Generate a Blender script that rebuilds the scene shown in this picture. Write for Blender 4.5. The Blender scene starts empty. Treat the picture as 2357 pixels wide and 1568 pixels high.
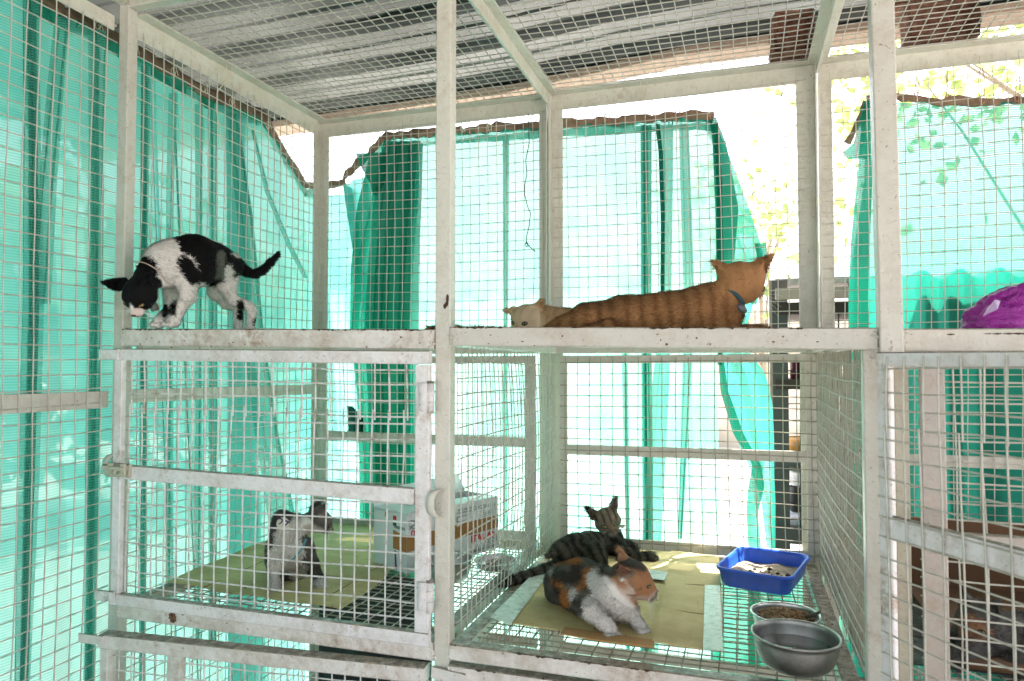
import bpy, bmesh, math, random
import numpy as np
from mathutils import Vector, Matrix, Quaternion
R = math.radians
rng = np.random.RandomState(7)
random.seed(7)
S = bpy.context.scene
COL = S.collection

# ---------------------------------------------------------------- camera
YAW, PIT, CX, CY, CZ = R(17.65), R(1.78), 0.0, 0.0, 1.35
cam_d = bpy.data.cameras.new('camera'); cam = bpy.data.objects.new('camera', cam_d); COL.objects.link(cam)
cam.location = (CX, CY, CZ); cam.rotation_euler = (R(90) + PIT, 0, YAW)
cam_d.sensor_width = 36; cam_d.lens = 36 * 1640 / 2357; cam_d.clip_start = .02; cam_d.clip_end = 500
cam_d.dof.use_dof = True; cam_d.dof.focus_distance = 2.0; cam_d.dof.aperture_fstop = 5.6
S.camera = cam

# ---------------------------------------------------------------- sky, sun, exposure
SUN_EL, SUN_AZ = R(64), R(26)          # azimuth from +Y towards -X is negative
w = bpy.data.worlds.new('World'); S.world = w; w.use_nodes = True
nt = w.node_tree; bg = nt.nodes['Background']
sky = nt.nodes.new('ShaderNodeTexSky'); sky.sky_type = 'NISHITA'; sky.sun_disc = False
sky.sun_elevation = SUN_EL; sky.sun_rotation = SUN_AZ; sky.dust_density = 7; sky.air_density = 1.0; sky.ozone_density = 1
hz = nt.nodes.new('ShaderNodeHueSaturation'); hz.inputs['Saturation'].default_value = .35; nt.links.new(sky.outputs[0], hz.inputs['Color']); nt.links.new(hz.outputs[0], bg.inputs[0]); bg.inputs[1].default_value = 0.15
sd = bpy.data.lights.new('sun', 'SUN'); sd.energy = 3.8; sd.angle = R(.5); sd.color = (1, .95, .87)
sun = bpy.data.objects.new('sun', sd); COL.objects.link(sun)
sdir = Vector((math.sin(SUN_AZ) * math.cos(SUN_EL), math.cos(SUN_AZ) * math.cos(SUN_EL), math.sin(SUN_EL)))
sun.rotation_euler = sdir.to_track_quat('Z', 'Y').to_euler()
vs = S.view_settings; vs.view_transform = 'Standard'; vs.look = 'None'; vs.exposure = 2.6; vs.gamma = 1
S.cycles.max_bounces = 10; S.cycles.diffuse_bounces = 5; S.cycles.transparent_max_bounces = 24; S.cycles.transmission_bounces = 6
S.cycles.use_denoising = True; S.cycles.sample_clamp_indirect = 8; S.cycles.caustics_reflective = False; S.cycles.caustics_refractive = False

# ---------------------------------------------------------------- geometry helpers
FWD = np.array([-math.sin(YAW) * math.cos(PIT), math.cos(YAW) * math.cos(PIT), math.sin(PIT)])
RGT = np.array([math.cos(YAW), math.sin(YAW), 0.0]); UPV = np.cross(RGT, FWD)
EYE = np.array([CX, CY, CZ])
def ray(x, y): return FWD + RGT * (x - 1178.5) / 1640 - UPV * (y - 784) / 1640
def aY(x, y, Y): r = ray(x, y); return EYE + r * (Y / r[1])
def aX(x, y, X): r = ray(x, y); return EYE + r * (X / r[0])
def aZ(x, y, Z): r = ray(x, y); return EYE + r * ((Z - CZ) / r[2])
def aD(x, y, d): return EYE + ray(x, y) * d

def V3(p): return np.array(p, float)
def nrm(v): v = V3(v); return v / (np.linalg.norm(v) + 1e-12)

class MB:
    def __init__(s): s.v = []; s.f = []; s.uv = {}
    def add(s, vs_, fs_):
        n = len(s.v); s.v += [tuple(map(float, p)) for p in vs_]; s.f += [tuple(n + i for i in f) for f in fs_]; return s
    def box(s, a, b):
        x0, y0, z0 = [min(i, j) for i, j in zip(a, b)]; x1, y1, z1 = [max(i, j) for i, j in zip(a, b)]
        return s.add([(x0,y0,z0),(x1,y0,z0),(x1,y1,z0),(x0,y1,z0),(x0,y0,z1),(x1,y0,z1),(x1,y1,z1),(x0,y1,z1)],
                     [(0,3,2,1),(4,5,6,7),(0,1,5,4),(1,2,6,5),(2,3,7,6),(3,0,4,7)])
    def bar(s, p0, p1, w, h, up=(0, 0, 1), c=.0022):
        """bar with chamfered edges from p0 to p1; w across, h along up"""
        p0, p1 = V3(p0), V3(p1); d = nrm(p1 - p0); a = nrm(np.cross(d, V3(up))); u = np.cross(a, d)
        W, H = w / 2, h / 2; c = min(c, W * .45, H * .45)
        sec = [(-W+c,-H),(W-c,-H),(W,-H+c),(W,H-c),(W-c,H),(-W+c,H),(-W,H-c),(-W,-H+c)]
        vs_ = [p + a * q[0] + u * q[1] for p in (p0, p1) for q in sec]
        fs_ = [(i, (i+1) % 8, 8 + (i+1) % 8, 8 + i) for i in range(8)] + [tuple(range(7, -1, -1)), tuple(range(8, 16))]
        return s.add(vs_, fs_)
    def tube(s, pts, r, n=6, cap=True):
        pts = [V3(p) for p in pts]; rr = r if hasattr(r, '__len__') else [r] * len(pts)
        vs_, fs_ = [], []
        t0 = nrm(pts[1] - pts[0]); a = np.cross(t0, (0, 0, 1.0))
        if np.linalg.norm(a) < .2: a = np.cross(t0, (1.0, 0, 0))
        a = nrm(a)
        for i, p in enumerate(pts):
            t = nrm(pts[min(i+1, len(pts)-1)] - pts[max(i-1, 0)]); a = nrm(a - t * np.dot(a, t)); b = np.cross(t, a)
            for k in range(n):
                th = 2 * math.pi * k / n; vs_.append(p + (a * math.cos(th) + b * math.sin(th)) * rr[i])
        for i in range(len(pts) - 1):
            for k in range(n): fs_.append((i*n+k, i*n+(k+1) % n, (i+1)*n+(k+1) % n, (i+1)*n+k))
        if cap: fs_ += [tuple(range(n-1, -1, -1)), tuple((len(pts)-1)*n+k for k in range(n))]
        return s.add(vs_, fs_)
    def lathe(s, prof, c, n=40, ax=(0, 0, 1)):
        c = V3(c); vs_, fs_ = [], []
        for r, z in prof:
            for k in range(n):
                th = 2*math.pi*k/n; vs_.append(c + V3((r*math.cos(th), r*math.sin(th), z)))
        for i in range(len(prof)-1):
            for k in range(n): fs_.append((i*n+k, i*n+(k+1) % n, (i+1)*n+(k+1) % n, (i+1)*n+k))
        return s.add(vs_, fs_)
    def build(s, name, m, parent=None, smooth=False, xf=None):
        me = bpy.data.meshes.new(name); me.from_pydata(s.v, [], s.f); me.update()
        if m is not None: me.materials.append(m)
        if smooth: me.polygons.foreach_set('use_smooth', [True] * len(me.polygons))
        return link(name, me, parent)

def link(name, me, parent=None):
    o = bpy.data.objects.new(name, me); COL.objects.link(o)
    if parent is not None: o.parent = parent; o.matrix_parent_inverse = Matrix.Translation(-Vector(wloc(parent)))
    return o
def wloc(o):
    l = Vector(o.location)
    while o.parent is not None: o = o.parent; l = l  # parts sit at world origin frame
    return l
def tag(o, label=None, cat=None, group=None, kind=None):
    if label: o['label'] = label
    if cat: o['category'] = cat
    if group: o['group'] = group
    if kind: o['kind'] = kind
    return o
def thing(name, loc, label, cat, group=None):
    o = bpy.data.objects.new(name, None); o.empty_display_size = .05; o.location = Vector([float(i) for i in loc]); COL.objects.link(o)
    return tag(o, label, cat, group)
def sub(mb, name, m, parent, smooth=False):
    """a child of a child: parent object sits at the world origin frame already"""
    o = mb.build(name, m, None, smooth); o.parent = parent
    return o

# ---------------------------------------------------------------- materials
def mat(name, col=(.5,.5,.5), rough=.6, metal=0, spec=.5, trans=0, coat=0, sss=0):
    m = bpy.data.materials.new(name); m.use_nodes = True; b = m.node_tree.nodes['Principled BSDF']
    b.inputs['Base Color'].default_value = (*col, 1); b.inputs['Roughness'].default_value = rough
    b.inputs['Metallic'].default_value = metal; b.inputs['Specular IOR Level'].default_value = spec
    b.inputs['Transmission Weight'].default_value = trans; b.inputs['Coat Weight'].default_value = coat
    return m
def N(m, t, **k):
    n = m.node_tree.nodes.new(t)
    for a, b in k.items():
        if a.startswith('i_'): n.inputs[a[2:].replace('_', ' ')].default_value = b
        else: setattr(n, a, b)
    return n
def L(m, a, b): m.node_tree.links.new(a, b)
def bsdf(m): return m.node_tree.nodes['Principled BSDF']
def ramp(m, src, stops, interp='LINEAR'):
    r = N(m, 'ShaderNodeValToRGB'); r.color_ramp.interpolation = interp; e = r.color_ramp.elements
    while len(e) < len(stops): e.new(.5)
    for q, (p, c) in zip(e, stops): q.position = p; q.color = (*c, 1) if len(c) == 3 else c
    L(m, src, r.inputs[0]); return r.outputs[0]
def noise(m, scale, detail=4, rough=.55, coord='Object', dist=0, vec=None):
    n = N(m, 'ShaderNodeTexNoise'); n.inputs['Scale'].default_value = scale; n.inputs['Detail'].default_value = detail
    n.inputs['Roughness'].default_value = rough; n.inputs['Distortion'].default_value = dist
    if vec is None:
        tc = N(m, 'ShaderNodeTexCoord'); vec = tc.outputs[coord]
    L(m, vec, n.inputs['Vector']); return n.outputs['Fac']
def mix(m, f, a, b):
    x = N(m, 'ShaderNodeMix', data_type='RGBA')
    for s_, v in ((x.inputs['Factor'], f), (x.inputs['A'], a), (x.inputs['B'], b)):
        if isinstance(v, (float, int)): s_.default_value = v
        elif isinstance(v, tuple): s_.default_value = (*v, 1)
        else: L(m, v, s_)
    return x.outputs['Result']
def mth(m, op, a, b=0.0, clamp=False):
    x = N(m, 'ShaderNodeMath', operation=op, use_clamp=clamp)
    for s_, v in ((x.inputs[0], a), (x.inputs[1], b)):
        if isinstance(v, (float, int)): s_.default_value = v
        else: L(m, v, s_)
    return x.outputs[0]
def bump(m, h, strength=.3, dist=.002):
    b = N(m, 'ShaderNodeBump'); b.inputs['Strength'].default_value = strength; b.inputs['Distance'].default_value = dist
    L(m, h, b.inputs['Height']); L(m, b.outputs[0], bsdf(m).inputs['Normal'])

def paint(name, base=(.74, .73, .67), dirt=.35, rust=.0, top=.5):
    m = mat(name, base, .27)
    tc = N(m, 'ShaderNodeTexCoord').outputs['Object']
    big = noise(m, 7, 5, .6, vec=tc); fine = noise(m, 45, 6, .7, vec=tc); sp = noise(m, 150, 3, .6, vec=tc)
    grime = ramp(m, mth(m, 'ADD', mth(m, 'MULTIPLY', big, .55), mth(m, 'MULTIPLY', fine, .45)), [(.50 - .06*dirt, (0,0,0)), (.68, (1,1,1))])
    c = mix(m, mth(m, 'MULTIPLY', grime, .55 * dirt + .1), base, (.33, .22, .13))
    c = mix(m, mth(m, 'MULTIPLY', noise(m, 2.2, 3, vec=tc), .25), c, (.60, .60, .52))
    # grime lying on the upward faces
    g = N(m, 'ShaderNodeNewGeometry'); sx = N(m, 'ShaderNodeSeparateXYZ'); L(m, g.outputs['Normal'], sx.inputs[0])
    upm = mth(m, 'GREATER_THAN', sx.outputs['Z'], .6)
    tg = ramp(m, fine, [(.36, (.12, .085, .06)), (.5, (.24, .19, .14)), (.66, (.46, .44, .37))])
    c = mix(m, mth(m, 'MULTIPLY', upm, top), c, tg)
    # chips and rust specks
    spk = ramp(m, sp, [(.67, (0,0,0)), (.71, (1,1,1))])
    c = mix(m, mth(m, 'MULTIPLY', spk, .75), c, (.09, .06, .045))
    rs = ramp(m, noise(m, 3.5, 6, .75, vec=tc, dist=.6), [(.60 - rust*.12, (0,0,0)), (.70 - rust*.12, (1,1,1))])
    rs = mth(m, 'MULTIPLY', rs, ramp(m, fine, [(.42, (0,0,0)), (.6, (1,1,1))]))
    c = mix(m, mth(m, 'MULTIPLY', rs, .35 + .5*rust), c, (.30, .15, .07))
    L(m, c, bsdf(m).inputs['Base Color'])
    bump(m, mth(m, 'ADD', noise(m, 75, 3, vec=tc, dist=.8), mth(m, 'MULTIPLY', fine, .5)), .6, .0035)
    return m
M = {}
M['paint'] = paint('white_paint', (.64, .63, .56), .55, .2)
M['paint_dirty'] = paint('dirty_white_paint', (.80, .765, .74), 1.1, .8, .9)
M['paint_skylit'] = paint('skylit_white_paint', (.86, .835, .86), .8, .6, .9)  # brighter, bluish copy: skylight on the door fronts put into the colour
M['paint_grey'] = paint('grey_white_paint', (.60, .575, .52), .6, .2, .6)
M['paint_dim'] = paint('shaded_pinkish_paint', (.42, .375, .35), .7, .2, .6)  # darker copy: shadow on the right bay's door put into the colour
M['paint_old'] = paint('yellowed_paint', (.52, .49, .39), .8, .35, .9)
def wirem(name, c, dirt=.5):
    m = mat(name, c, .4); t = N(m, 'ShaderNodeTexCoord').outputs['Object']
    f = ramp(m, noise(m, 28, 5, .75, vec=t), [(.50, (0,0,0)), (.72, (1,1,1))])
    L(m, mix(m, mth(m, 'MULTIPLY', f, dirt), c, (.20, .12, .06)), bsdf(m).inputs['Base Color'])
    bump(m, noise(m, 160, 2, vec=t), .5, .001); return m
M['wire'] = wirem('painted_wire', (.54, .53, .47)); M['wire_white'] = wirem('white_wire', (.74, .73, .72), .8)
M['wire_dirty'] = wirem('dirty_wire', (.38, .36, .29), .85)

def netm(name, col=(.010, .36, .27), open_=.20, rib=150., yel=0.):
    m = bpy.data.materials.new(name); m.use_nodes = True; nt_ = m.node_tree; nt_.nodes.clear()
    out = N(m, 'ShaderNodeOutputMaterial'); tr = N(m, 'ShaderNodeBsdfTransparent'); tl = N(m, 'ShaderNodeBsdfTranslucent'); df = N(m, 'ShaderNodeBsdfDiffuse')
    uv = N(m, 'ShaderNodeUVMap').outputs[0]
    sp = N(m, 'ShaderNodeSeparateXYZ'); L(m, uv, sp.inputs[0])
    wob = noise(m, 9, 3, vec=uv)
    ribs = mth(m, 'SINE', mth(m, 'ADD', mth(m, 'MULTIPLY', sp.outputs['Y'], rib * 2*math.pi), mth(m, 'MULTIPLY', wob, 3.0)))
    patch = noise(m, 3.2, 4, vec=uv)
    cc = mix(m, ramp(m, patch, [(.35, (0,0,0)), (.7, (1,1,1))]), col, (col[0]*2+.004, col[1]*1.2, col[2]*1.2))
    weft = ramp(m, noise(m, 260, 2, vec=uv), [(.35, (0,0,0)), (.65, (1,1,1))])
    dark = mth(m, 'ADD', mth(m, 'MULTIPLY', ribs, -.5), .5); cc = mix(m, mth(m, 'MULTIPLY', dark, .55), cc, (col[0]*.25, col[1]*.52, col[2]*.50))
    fleck = ramp(m, noise(m, 38, 3, .7, vec=uv), [(.70, (0,0,0)), (.78, (1,1,1))]); cc = mix(m, mth(m, 'MULTIPLY', fleck, .35), cc, (.02, .08, .05))
    L(m, cc, tl.inputs[0]); L(m, cc, df.inputs[0])
    a = mth(m, 'ADD', mth(m, 'MULTIPLY', ribs, open_ * .75), open_)
    a = mth(m, 'ADD', a, mth(m, 'MULTIPLY', mth(m, 'SUBTRACT', weft, .5), open_ * .5), True)
    m1 = N(m, 'ShaderNodeMixShader'); m1.inputs[0].default_value = .35; L(m, tl.outputs[0], m1.inputs[1]); L(m, df.outputs[0], m1.inputs[2])
    m2 = N(m, 'ShaderNodeMixShader'); L(m, a, m2.inputs[0]); L(m, m1.outputs[0], m2.inputs[1]); L(m, tr.outputs[0], m2.inputs[2])
    L(m, m2.outputs[0], out.inputs[0]); return m
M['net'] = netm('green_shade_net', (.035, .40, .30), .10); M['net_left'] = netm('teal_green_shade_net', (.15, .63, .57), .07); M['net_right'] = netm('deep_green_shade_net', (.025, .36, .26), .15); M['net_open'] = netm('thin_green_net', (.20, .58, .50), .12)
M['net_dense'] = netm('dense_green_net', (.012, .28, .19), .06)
M['net_soft'] = netm('doubled_shade_net', (.14, .60, .51), .36)
M['net_black'] = netm('very_dark_net', (.006, .05, .035), .01)
M['hem'] = mat('brown_hem_tape', (.20, .13, .085), .75)
_t = N(M['hem'], 'ShaderNodeTexCoord').outputs['Object']
L(M['hem'], ramp(M['hem'], noise(M['hem'], 14, 5, .7, vec=_t), [(.3, (.11, .07, .045)), (.6, (.27, .18, .12)), (.8, (.42, .32, .22))]), bsdf(M['hem']).inputs['Base Color'])
bump(M['hem'], noise(M['hem'], 30, 4, vec=_t), .6, .01)
# ---------------------------------------------------------------- welded wire mesh
def wires(mb, O, U, W, lu, lv, pu=.036, pv=.036, r=.0015, jit=.0019, over=.006, bul=0., off0=.5, gap=None):
    O, U, W = V3(O), nrm(U), nrm(W); Nn = np.cross(U, W)
    def P(a, b, k): return O + U*a + W*b + Nn*(k + bul*math.sin(math.pi*min(max(a/lu,0),1))*math.sin(math.pi*min(max(b/lv,0),1)))
    nu, nv = int(lu / pu), int(lv / pv); seg = max(2, int(lu/.09)); segv = max(2, int(lv/.09))
    ph = rng.rand(4)*6
    for i in range(nu + 1):
        a = (i + off0) * pu
        if a > lu: break
        pts = []
        dj = rng.randn() * jit
        for k in range(segv + 1):
            b = -over + (lv + 2*over) * k / segv
            pts.append(P(a + dj + rng.randn()*jit*.6 + .0035*math.sin(b*5+ph[0]), b, r*.9 + rng.randn()*jit*.4))
        mb.tube(pts, r, 5)
    for i in range(nv + 1):
        b = (i + off0) * pv
        if b > lv: break
        pts = []; dj = rng.randn() * jit
        for k in range(seg + 1):
            a = -over + (lu + 2*over) * k / seg
            pts.append(P(a, b + dj + rng.randn()*jit*.6 + .0035*math.sin(a*6+ph[1]), -r*.9 + rng.randn()*jit*.4))
        mb.tube(pts, r, 5)
    return mb

YF, YB = 1.45, 2.385                 # front and back planes of the rack
X1, X2, X3 = -1.516, -.6245, .25     # bay lines
ZT = 2.275; ZFL = .742
# helper: height in a plane for a photo row
def zY(x, y, Y): return aY(x, y, Y)[2]

LEFT = thing('wire_cage', (-1.07, 1.9, 0), 'white painted steel cage bay on the left with a closed mesh door below its shelf', 'cage', 'joined cage bays')
MID = thing('wire_cage', (-.19, 1.9, 0), 'middle white steel cage bay, open in front, with the blue tray on its floor', 'cage', 'joined cage bays')
RIGHT = thing('wire_cage', (.75, 1.9, 0), 'rightmost white steel cage bay with the purple bag on its shelf', 'cage', 'joined cage bays')

def B(parent, name, m, *bars):
    mb = MB()
    for b in bars:
        mb.bar(*b)
        if name in ('rail', 'shelf_rail', 'floor_rail', 'post') and max(b[2], b[3]) > .02:
            p0, p1 = V3(b[0]), V3(b[1]); d_ = nrm(p1-p0)
            for e in (p0+d_*.004, p1-d_*.004):
                for k in range(7):
                    q = e + d_*rng.randn()*.003 + V3((0, -b[2]*.46*(d_[1] < .5), (rng.rand()-.5)*b[3]*.9)); r_ = .0026+.002*rng.rand()
                    mb.tube([q-V3((r_, 0, 0)), q, q+V3((r_, 0, 0))], [r_*.5, r_, r_*.5], 6)
    return mb.build(name, M[m], parent)

# --- posts
def vpost(parent, x0, x1, y0, y1, z0, z1, m='paint', lean=(0, 0), name='post'):
    cx, cy = (x0+x1)/2, (y0+y1)/2
    return B(parent, name, m, ((cx+lean[0], cy, z0), (cx+lean[1], cy, z1), abs(x1-x0), abs(y1-y0), (0, 1, 0)))
vpost(LEFT, X1-.032, X1, YF, YF+.032, .0, 2.31, 'paint_grey', (-.006, 0))
# P2 front post, box section with welded seams
vpost(MID, -.639, -.603, YF-.004, YF+.028, 0, 2.45, 'paint', (0, .001))
# P3 lower and upper
vpost(MID, .2185, .2500, YF, YF+.03, 0, 1.373, 'paint_grey')
vpost(RIGHT, .243, .282, YF-.02, YF+.018, 1.365, 2.5, 'paint_grey', (.001, -.010))
# back corner posts: L angles
def angle_post(parent, xc, sx, z0, z1, m='paint', leg=.038, y=YB):
    mb = MB()
    mb.bar((xc+sx*leg/2, y+.002, z0), (xc+sx*leg/2, y+.002, z1), leg, .005, (0, 1, 0), .001)
    mb.bar((xc+sx*.0025, y-.018, z0), (xc+sx*.0025, y-.018, z1), .005, leg-.005, (0, 1, 0), .001)
    return mb.build('post', M[m], parent)
angle_post(LEFT, -1.546, 1, 0, ZT, 'paint', .045)
angle_post(LEFT, -.6215, -1, 0, ZT, 'paint')
angle_post(MID, -.6165, 1, 0, ZT, 'paint', .042)
angle_post(MID, .2360, -1, 0, ZT, 'paint', .055)
angle_post(RIGHT, .2410, 1, 0, ZT, 'paint', .042)
# --- top frame
def angle_x(parent, x0, x1, y, z, leg=.042, m='paint', fl=.040):
    mb = MB()      # vertical leg at y, horizontal flange towards the viewer at the top
    mb.bar((x0, y, z-leg/2), (x1, y, z-leg/2), .005, leg, (0, 0, 1), .001)
    mb.bar((x0, y-fl/2-.0025, z-.0025), (x1, y-fl/2-.0025, z-.0025), fl, .005, (0, 0, 1), .001)
    return mb.build('rail', M[m], parent)
def angle_y(parent, x, y0, y1, z, sx, leg=.042, m='paint', fl=.036):
    mb = MB()
    mb.bar((x, y0, z-leg/2), (x, y1, z-leg/2), .005, leg, (0, 0, 1), .001)
    mb.bar((x+sx*(fl/2+.0025), y0, z-.0025), (x+sx*(fl/2+.0025), y1, z-.0025), fl, .005, (0, 0, 1), .001)
    return mb.build('rail', M[m], parent)
angle_x(LEFT, -1.546, -.622, YB+.005, ZT+.005, .058)
angle_x(MID, -.616, .236, YB+.005, ZT+.012, .058)
angle_x(RIGHT, .241, 1.6, YB+.005, ZT+.012, .058)
angle_y(LEFT, X1-.012, YF+.033, YB-.04, ZT+.004, 1, .062, 'paint')
B(LEFT, 'rail', 'paint', ((X1-.016, -.1, ZT+.022), (X1-.016, YF-.002, ZT+.035), .03, .035))
angle_y(LEFT, -.6215, .2, YB-.043, ZT+.003, -1, .040, 'paint', .026)
angle_y(MID, -.6165, .2, YB-.043, ZT+.006, 1, .046, 'paint', .026)
angle_y(MID, .2360, .2, YB-.043, ZT+.003, -1, .040, 'paint', .024)
angle_y(RIGHT, .2410, .2, YB-.043, ZT+.006, 1, .040, 'paint', .024)
B(LEFT, 'rail', 'paint_grey', ((X1+.002, YF+.012, ZT+.024), (-.641, YF+.012, ZT+.024), .03, .035))
# ceiling mesh
for par, xa, xb in ((LEFT, X1-.01, -.625), (MID, -.612, .232), (RIGHT, .245, 1.5)):
    wires(MB(), (xa, .25 if par is not LEFT else YF, ZT+.012), (1, 0, 0), (0, 1, 0), xb-xa, YB-(.25 if par is not LEFT else YF), .0345, .0345, .0017, .0014).build('ceiling_mesh', M['wire'], par)
# back mesh, upper
def zlin(x): return ZT
for par, xa, xb in ((LEFT, -1.535, -.632), (MID, -.605, .19), (RIGHT, .262, 1.5)):
    wires(MB(), (xa, YB-.006, 1.385), (1, 0, 0), (0, 0, 1), xb-xa, .855, .0335, .0345, .0014, .0010, .012).build('back_mesh', M['wire'], par)
# left side mesh of the left bay: full height
wires(MB(), (X1-.006, YF+.036, .10), (0, 1, 0), (0, 0, 1), .885, 2.13, .0355, .0365, .0015, .0012, .008).build('side_mesh', M['wire'], LEFT)
B(LEFT, 'rail', 'paint', ((X1-.012, YF+.034, 1.262), (X1-.012, YB-.036, 1.250), .005, .036))
# --- shelf rails
def shelf(parent, xa, za, xb, zb, m, t=.044):
    B(parent, 'shelf_rail', m, ((xa, YF+.010, za-t/2), (xb, YF+.010, zb-t/2), .034, t))
zs1, zs2, zs3, zs4 = zY(305, 757, YF), zY(1000, 758.5, YF), zY(2003, 755, YF), zY(2357, 757.5, YF)
shelf(LEFT, X1+.001, zs1, -.640, zs2, 'paint_dirty')
shelf(MID, -.602, zY(1035, 753, YF), .242, zs3, 'paint_grey', .041)
shelf(RIGHT, .283, zY(2075, 756, YF-.02), 1.2, zs3-.012, 'paint_grey', .040)
B(RIGHT, 'rail', 'paint_grey', ((.283, YF+.03, 1.362), (1.2, YF+.03, 1.352), .05, .022))
for par, xa, xb in ((LEFT, -1.54, -.63), (MID, -.61, .232), (RIGHT, .246, 1.5)):
    B(par, 'shelf_rail', 'paint', ((xa, YB-.021, 1.394), (xb, YB-.021, 1.394), .030, .026))
for par, x in ((LEFT, -1.497), (LEFT, -.632), (MID, -.600), (MID, .222), (RIGHT, .262)):
    B(par, 'shelf_rail', 'paint', ((x, YF+.034, 1.402), (x, YB-.037, 1.396), .022, .030))
    wz = 0
for par, xa, xb in ((LEFT, -1.50, -.64), (MID, -.59, .21), (RIGHT, .27, 1.2)):
    wires(MB(), (xa, YF+.03, 1.4095), (1, 0, 0), (0, 1, 0), xb-xa, .875, .0365, .0365, .0015).build('shelf_mesh', M['wire_dirty'], par)
# --- floor rails
zf = ZFL
def frail(par, xa, xb, m, t=.042): B(par, 'floor_rail', m, ((xa, YF+.012, zf-t/2), (xb, YF+.012, zf-t/2), .034, t))
frail(LEFT, X1+.001, -.640, 'paint_dirty'); frail(MID, -.602, .218, 'paint_dirty', .034); frail(RIGHT, .283, 1.2, 'paint_grey')
B(MID, 'floor_rail', 'paint_dirty', ((-.602, YF+.002, zf-.060), (.218, YF+.002, zf-.060), .03, .036))
for par, xa, xb in ((LEFT, -1.54, -.66), (MID, -.598, .18), (RIGHT, .285, 1.5)):
    B(par, 'floor_rail', 'paint_old', ((xa, YB-.021, zf-.016), (xb, YB-.021, zf-.016), .030, .030))
for par, x, ww in ((LEFT, -1.497, .028), (LEFT, -.650, .036), (MID, -.585, .036), (MID, .200, .034), (RIGHT, .266, .034)):
    B(par, 'floor_rail', 'paint_old', ((x, YF+.030, zf-.016), (x, YB-.037, zf-.016), ww, .030))
for par, xa, xb in ((LEFT, -1.49, -.66), (MID, -.575, .188), (RIGHT, .28, 1.2)):
    wires(MB(), (xa, YF+.03, zf-.010), (1, 0, 0), (0, 1, 0), xb-xa, .89, .0365, .0300, .0016).build('floor_mesh', M['wire_dirty'], par)
# inner wall between the left and middle bays, mesh slightly bulged
wires(MB(), (-.6275, YF+.034, .105), (0, 1, 0), (0, 0, 1), .875, .62, .036, .036, .0016).build('side_mesh', M['wire_dirty'], LEFT)
wires(MB(), (-.596, YF+.034, .755), (0, 1, 0), (0, 0, 1), .86, .625, .0300, .036, .0017, .0016, .006, .016).build('side_mesh', M['wire'], MID)
wires(MB(), (.2225, YF+.034, .755), (0, 1, 0), (0, 0, 1), .86, .615, .0250, .036, .0017, .0020, .006, -.010).build('side_mesh', M['wire_dirty'], MID)
wires(MB(), (.2475, YF+.034, .755), (0, 1, 0), (0, 0, 1), .86, .615, .0345, .036, .0016, .0016, .006, 0).build('side_mesh', M['wire_dirty'], RIGHT)
# back panels, lower: framed mesh
def panel(par, xa, xb, z0, z1, zm, y=YB-.045, m='paint', st=.026, tilt=0.0, mr=.034, name='back_panel'):
    mb = MB()
    mb.bar((xa+st/2, y, z0), (xa+st/2, y, z1), st, .006, (0, 1, 0), .001)
    mb.bar((xb-st*.75, y, z0), (xb-st*.75, y, z1), st*1.5, .006, (0, 1, 0), .001)
    for z, h in ((z1-.014, .026), (zm, mr), (z0+.016, .032)):
        mb.bar((xa+st, y+.0005, z), (xb-st*1.5, y+.0005, z+tilt), .0065, h, (0, 0, 1), .001)
    o = mb.build(name, M[m], par)
    w_ = wires(MB(), (xa+.004, y-.007, z0+.006), (1, 0, 0), (0, 0, 1), xb-xa-.010, z1-z0-.014, .0400 if par is MID else .0335, .0365, .0016, .0012, .002)
    sub(w_, 'wire_mesh', M['wire' if par is not MID else 'wire_dirty'], o)
    return o
panel(LEFT, -1.50, -.66, .745, 1.374, 1.078)
panel(MID, -.575, .232, .745, 1.374, 1.060, tilt=.004)
panel(RIGHT, .300, 1.15, .745, 1.360, 1.066, YB-.03)
for par, xa, xb in ((LEFT, -1.50, -.66), (MID, -.575, .21), (RIGHT, .300, 1.15)):
    wires(MB(), (xa, YB-.01, .10), (1, 0, 0), (0, 0, 1), xb-xa, .60, .036, .036, .0015).build('back_mesh', M['wire_dirty'], par)
    B(par, 'floor_rail', 'paint_old', ((xa, YB-.03, .40), (xb, YB-.03, .40), .02, .03))
# --- left door, closed
D1 = B(LEFT, 'door', 'paint_skylit',
       ((-1.507, YF-.016, .757), (-1.507, YF-.016, 1.358), .026, .016, (0, 1, 0)),
       ((-.660, YF-.016, .757), (-.660, YF-.016, 1.345), .034, .016, (0, 1, 0)),
       ((-1.521, YF-.017, 1.371), (-.643, YF-.017, 1.361), .018, .030),
       ((-1.493, YF-.018, 1.074), (-.678, YF-.018, 1.058), .016, .036),
       ((-1.521, YF-.017, .754), (-.643, YF-.017, .752), .018, .030))
wmb = wires(MB(), (-1.503, YF-.004, .765), (1, 0, 0), (0, 0, 1), .835, .475, .0385, .0355, .0020, .0016, .004)
wires(wmb, (-1.485, YF-.007, 1.225), (1, 0, 0), (0, 0, 1), .815, .130, .0385, .0355, .0020, .0016, .004, 0, .2)
sub(wmb, 'wire_mesh', M['wire_white'], D1)
for zz in (1.275, .845):
    hm = MB()
    hm.tube([(-.641, YF-.020, zz-.035), (-.641, YF-.020, zz+.035)], .0085, 12)
    hm.bar((-.668, YF-.0268, zz), (-.646, YF-.0268, zz), .004, .062)
    for dz in (-.012, .012): hm.tube([(-.641, YF-.020, zz+dz-.0012), (-.641, YF-.020, zz+dz+.0012)], .0098, 12)
    sub(hm, 'hinge', M['paint_skylit'], D1, True)
bm_ = MB()   # sliding bolt
bm_.bar((-1.525, YF-.030, 1.080), (-1.455, YF-.030, 1.079), .010, .034)
bm_.tube([(-1.530, YF-.040, 1.087), (-1.460, YF-.040, 1.085)], .0075, 12)
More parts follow.
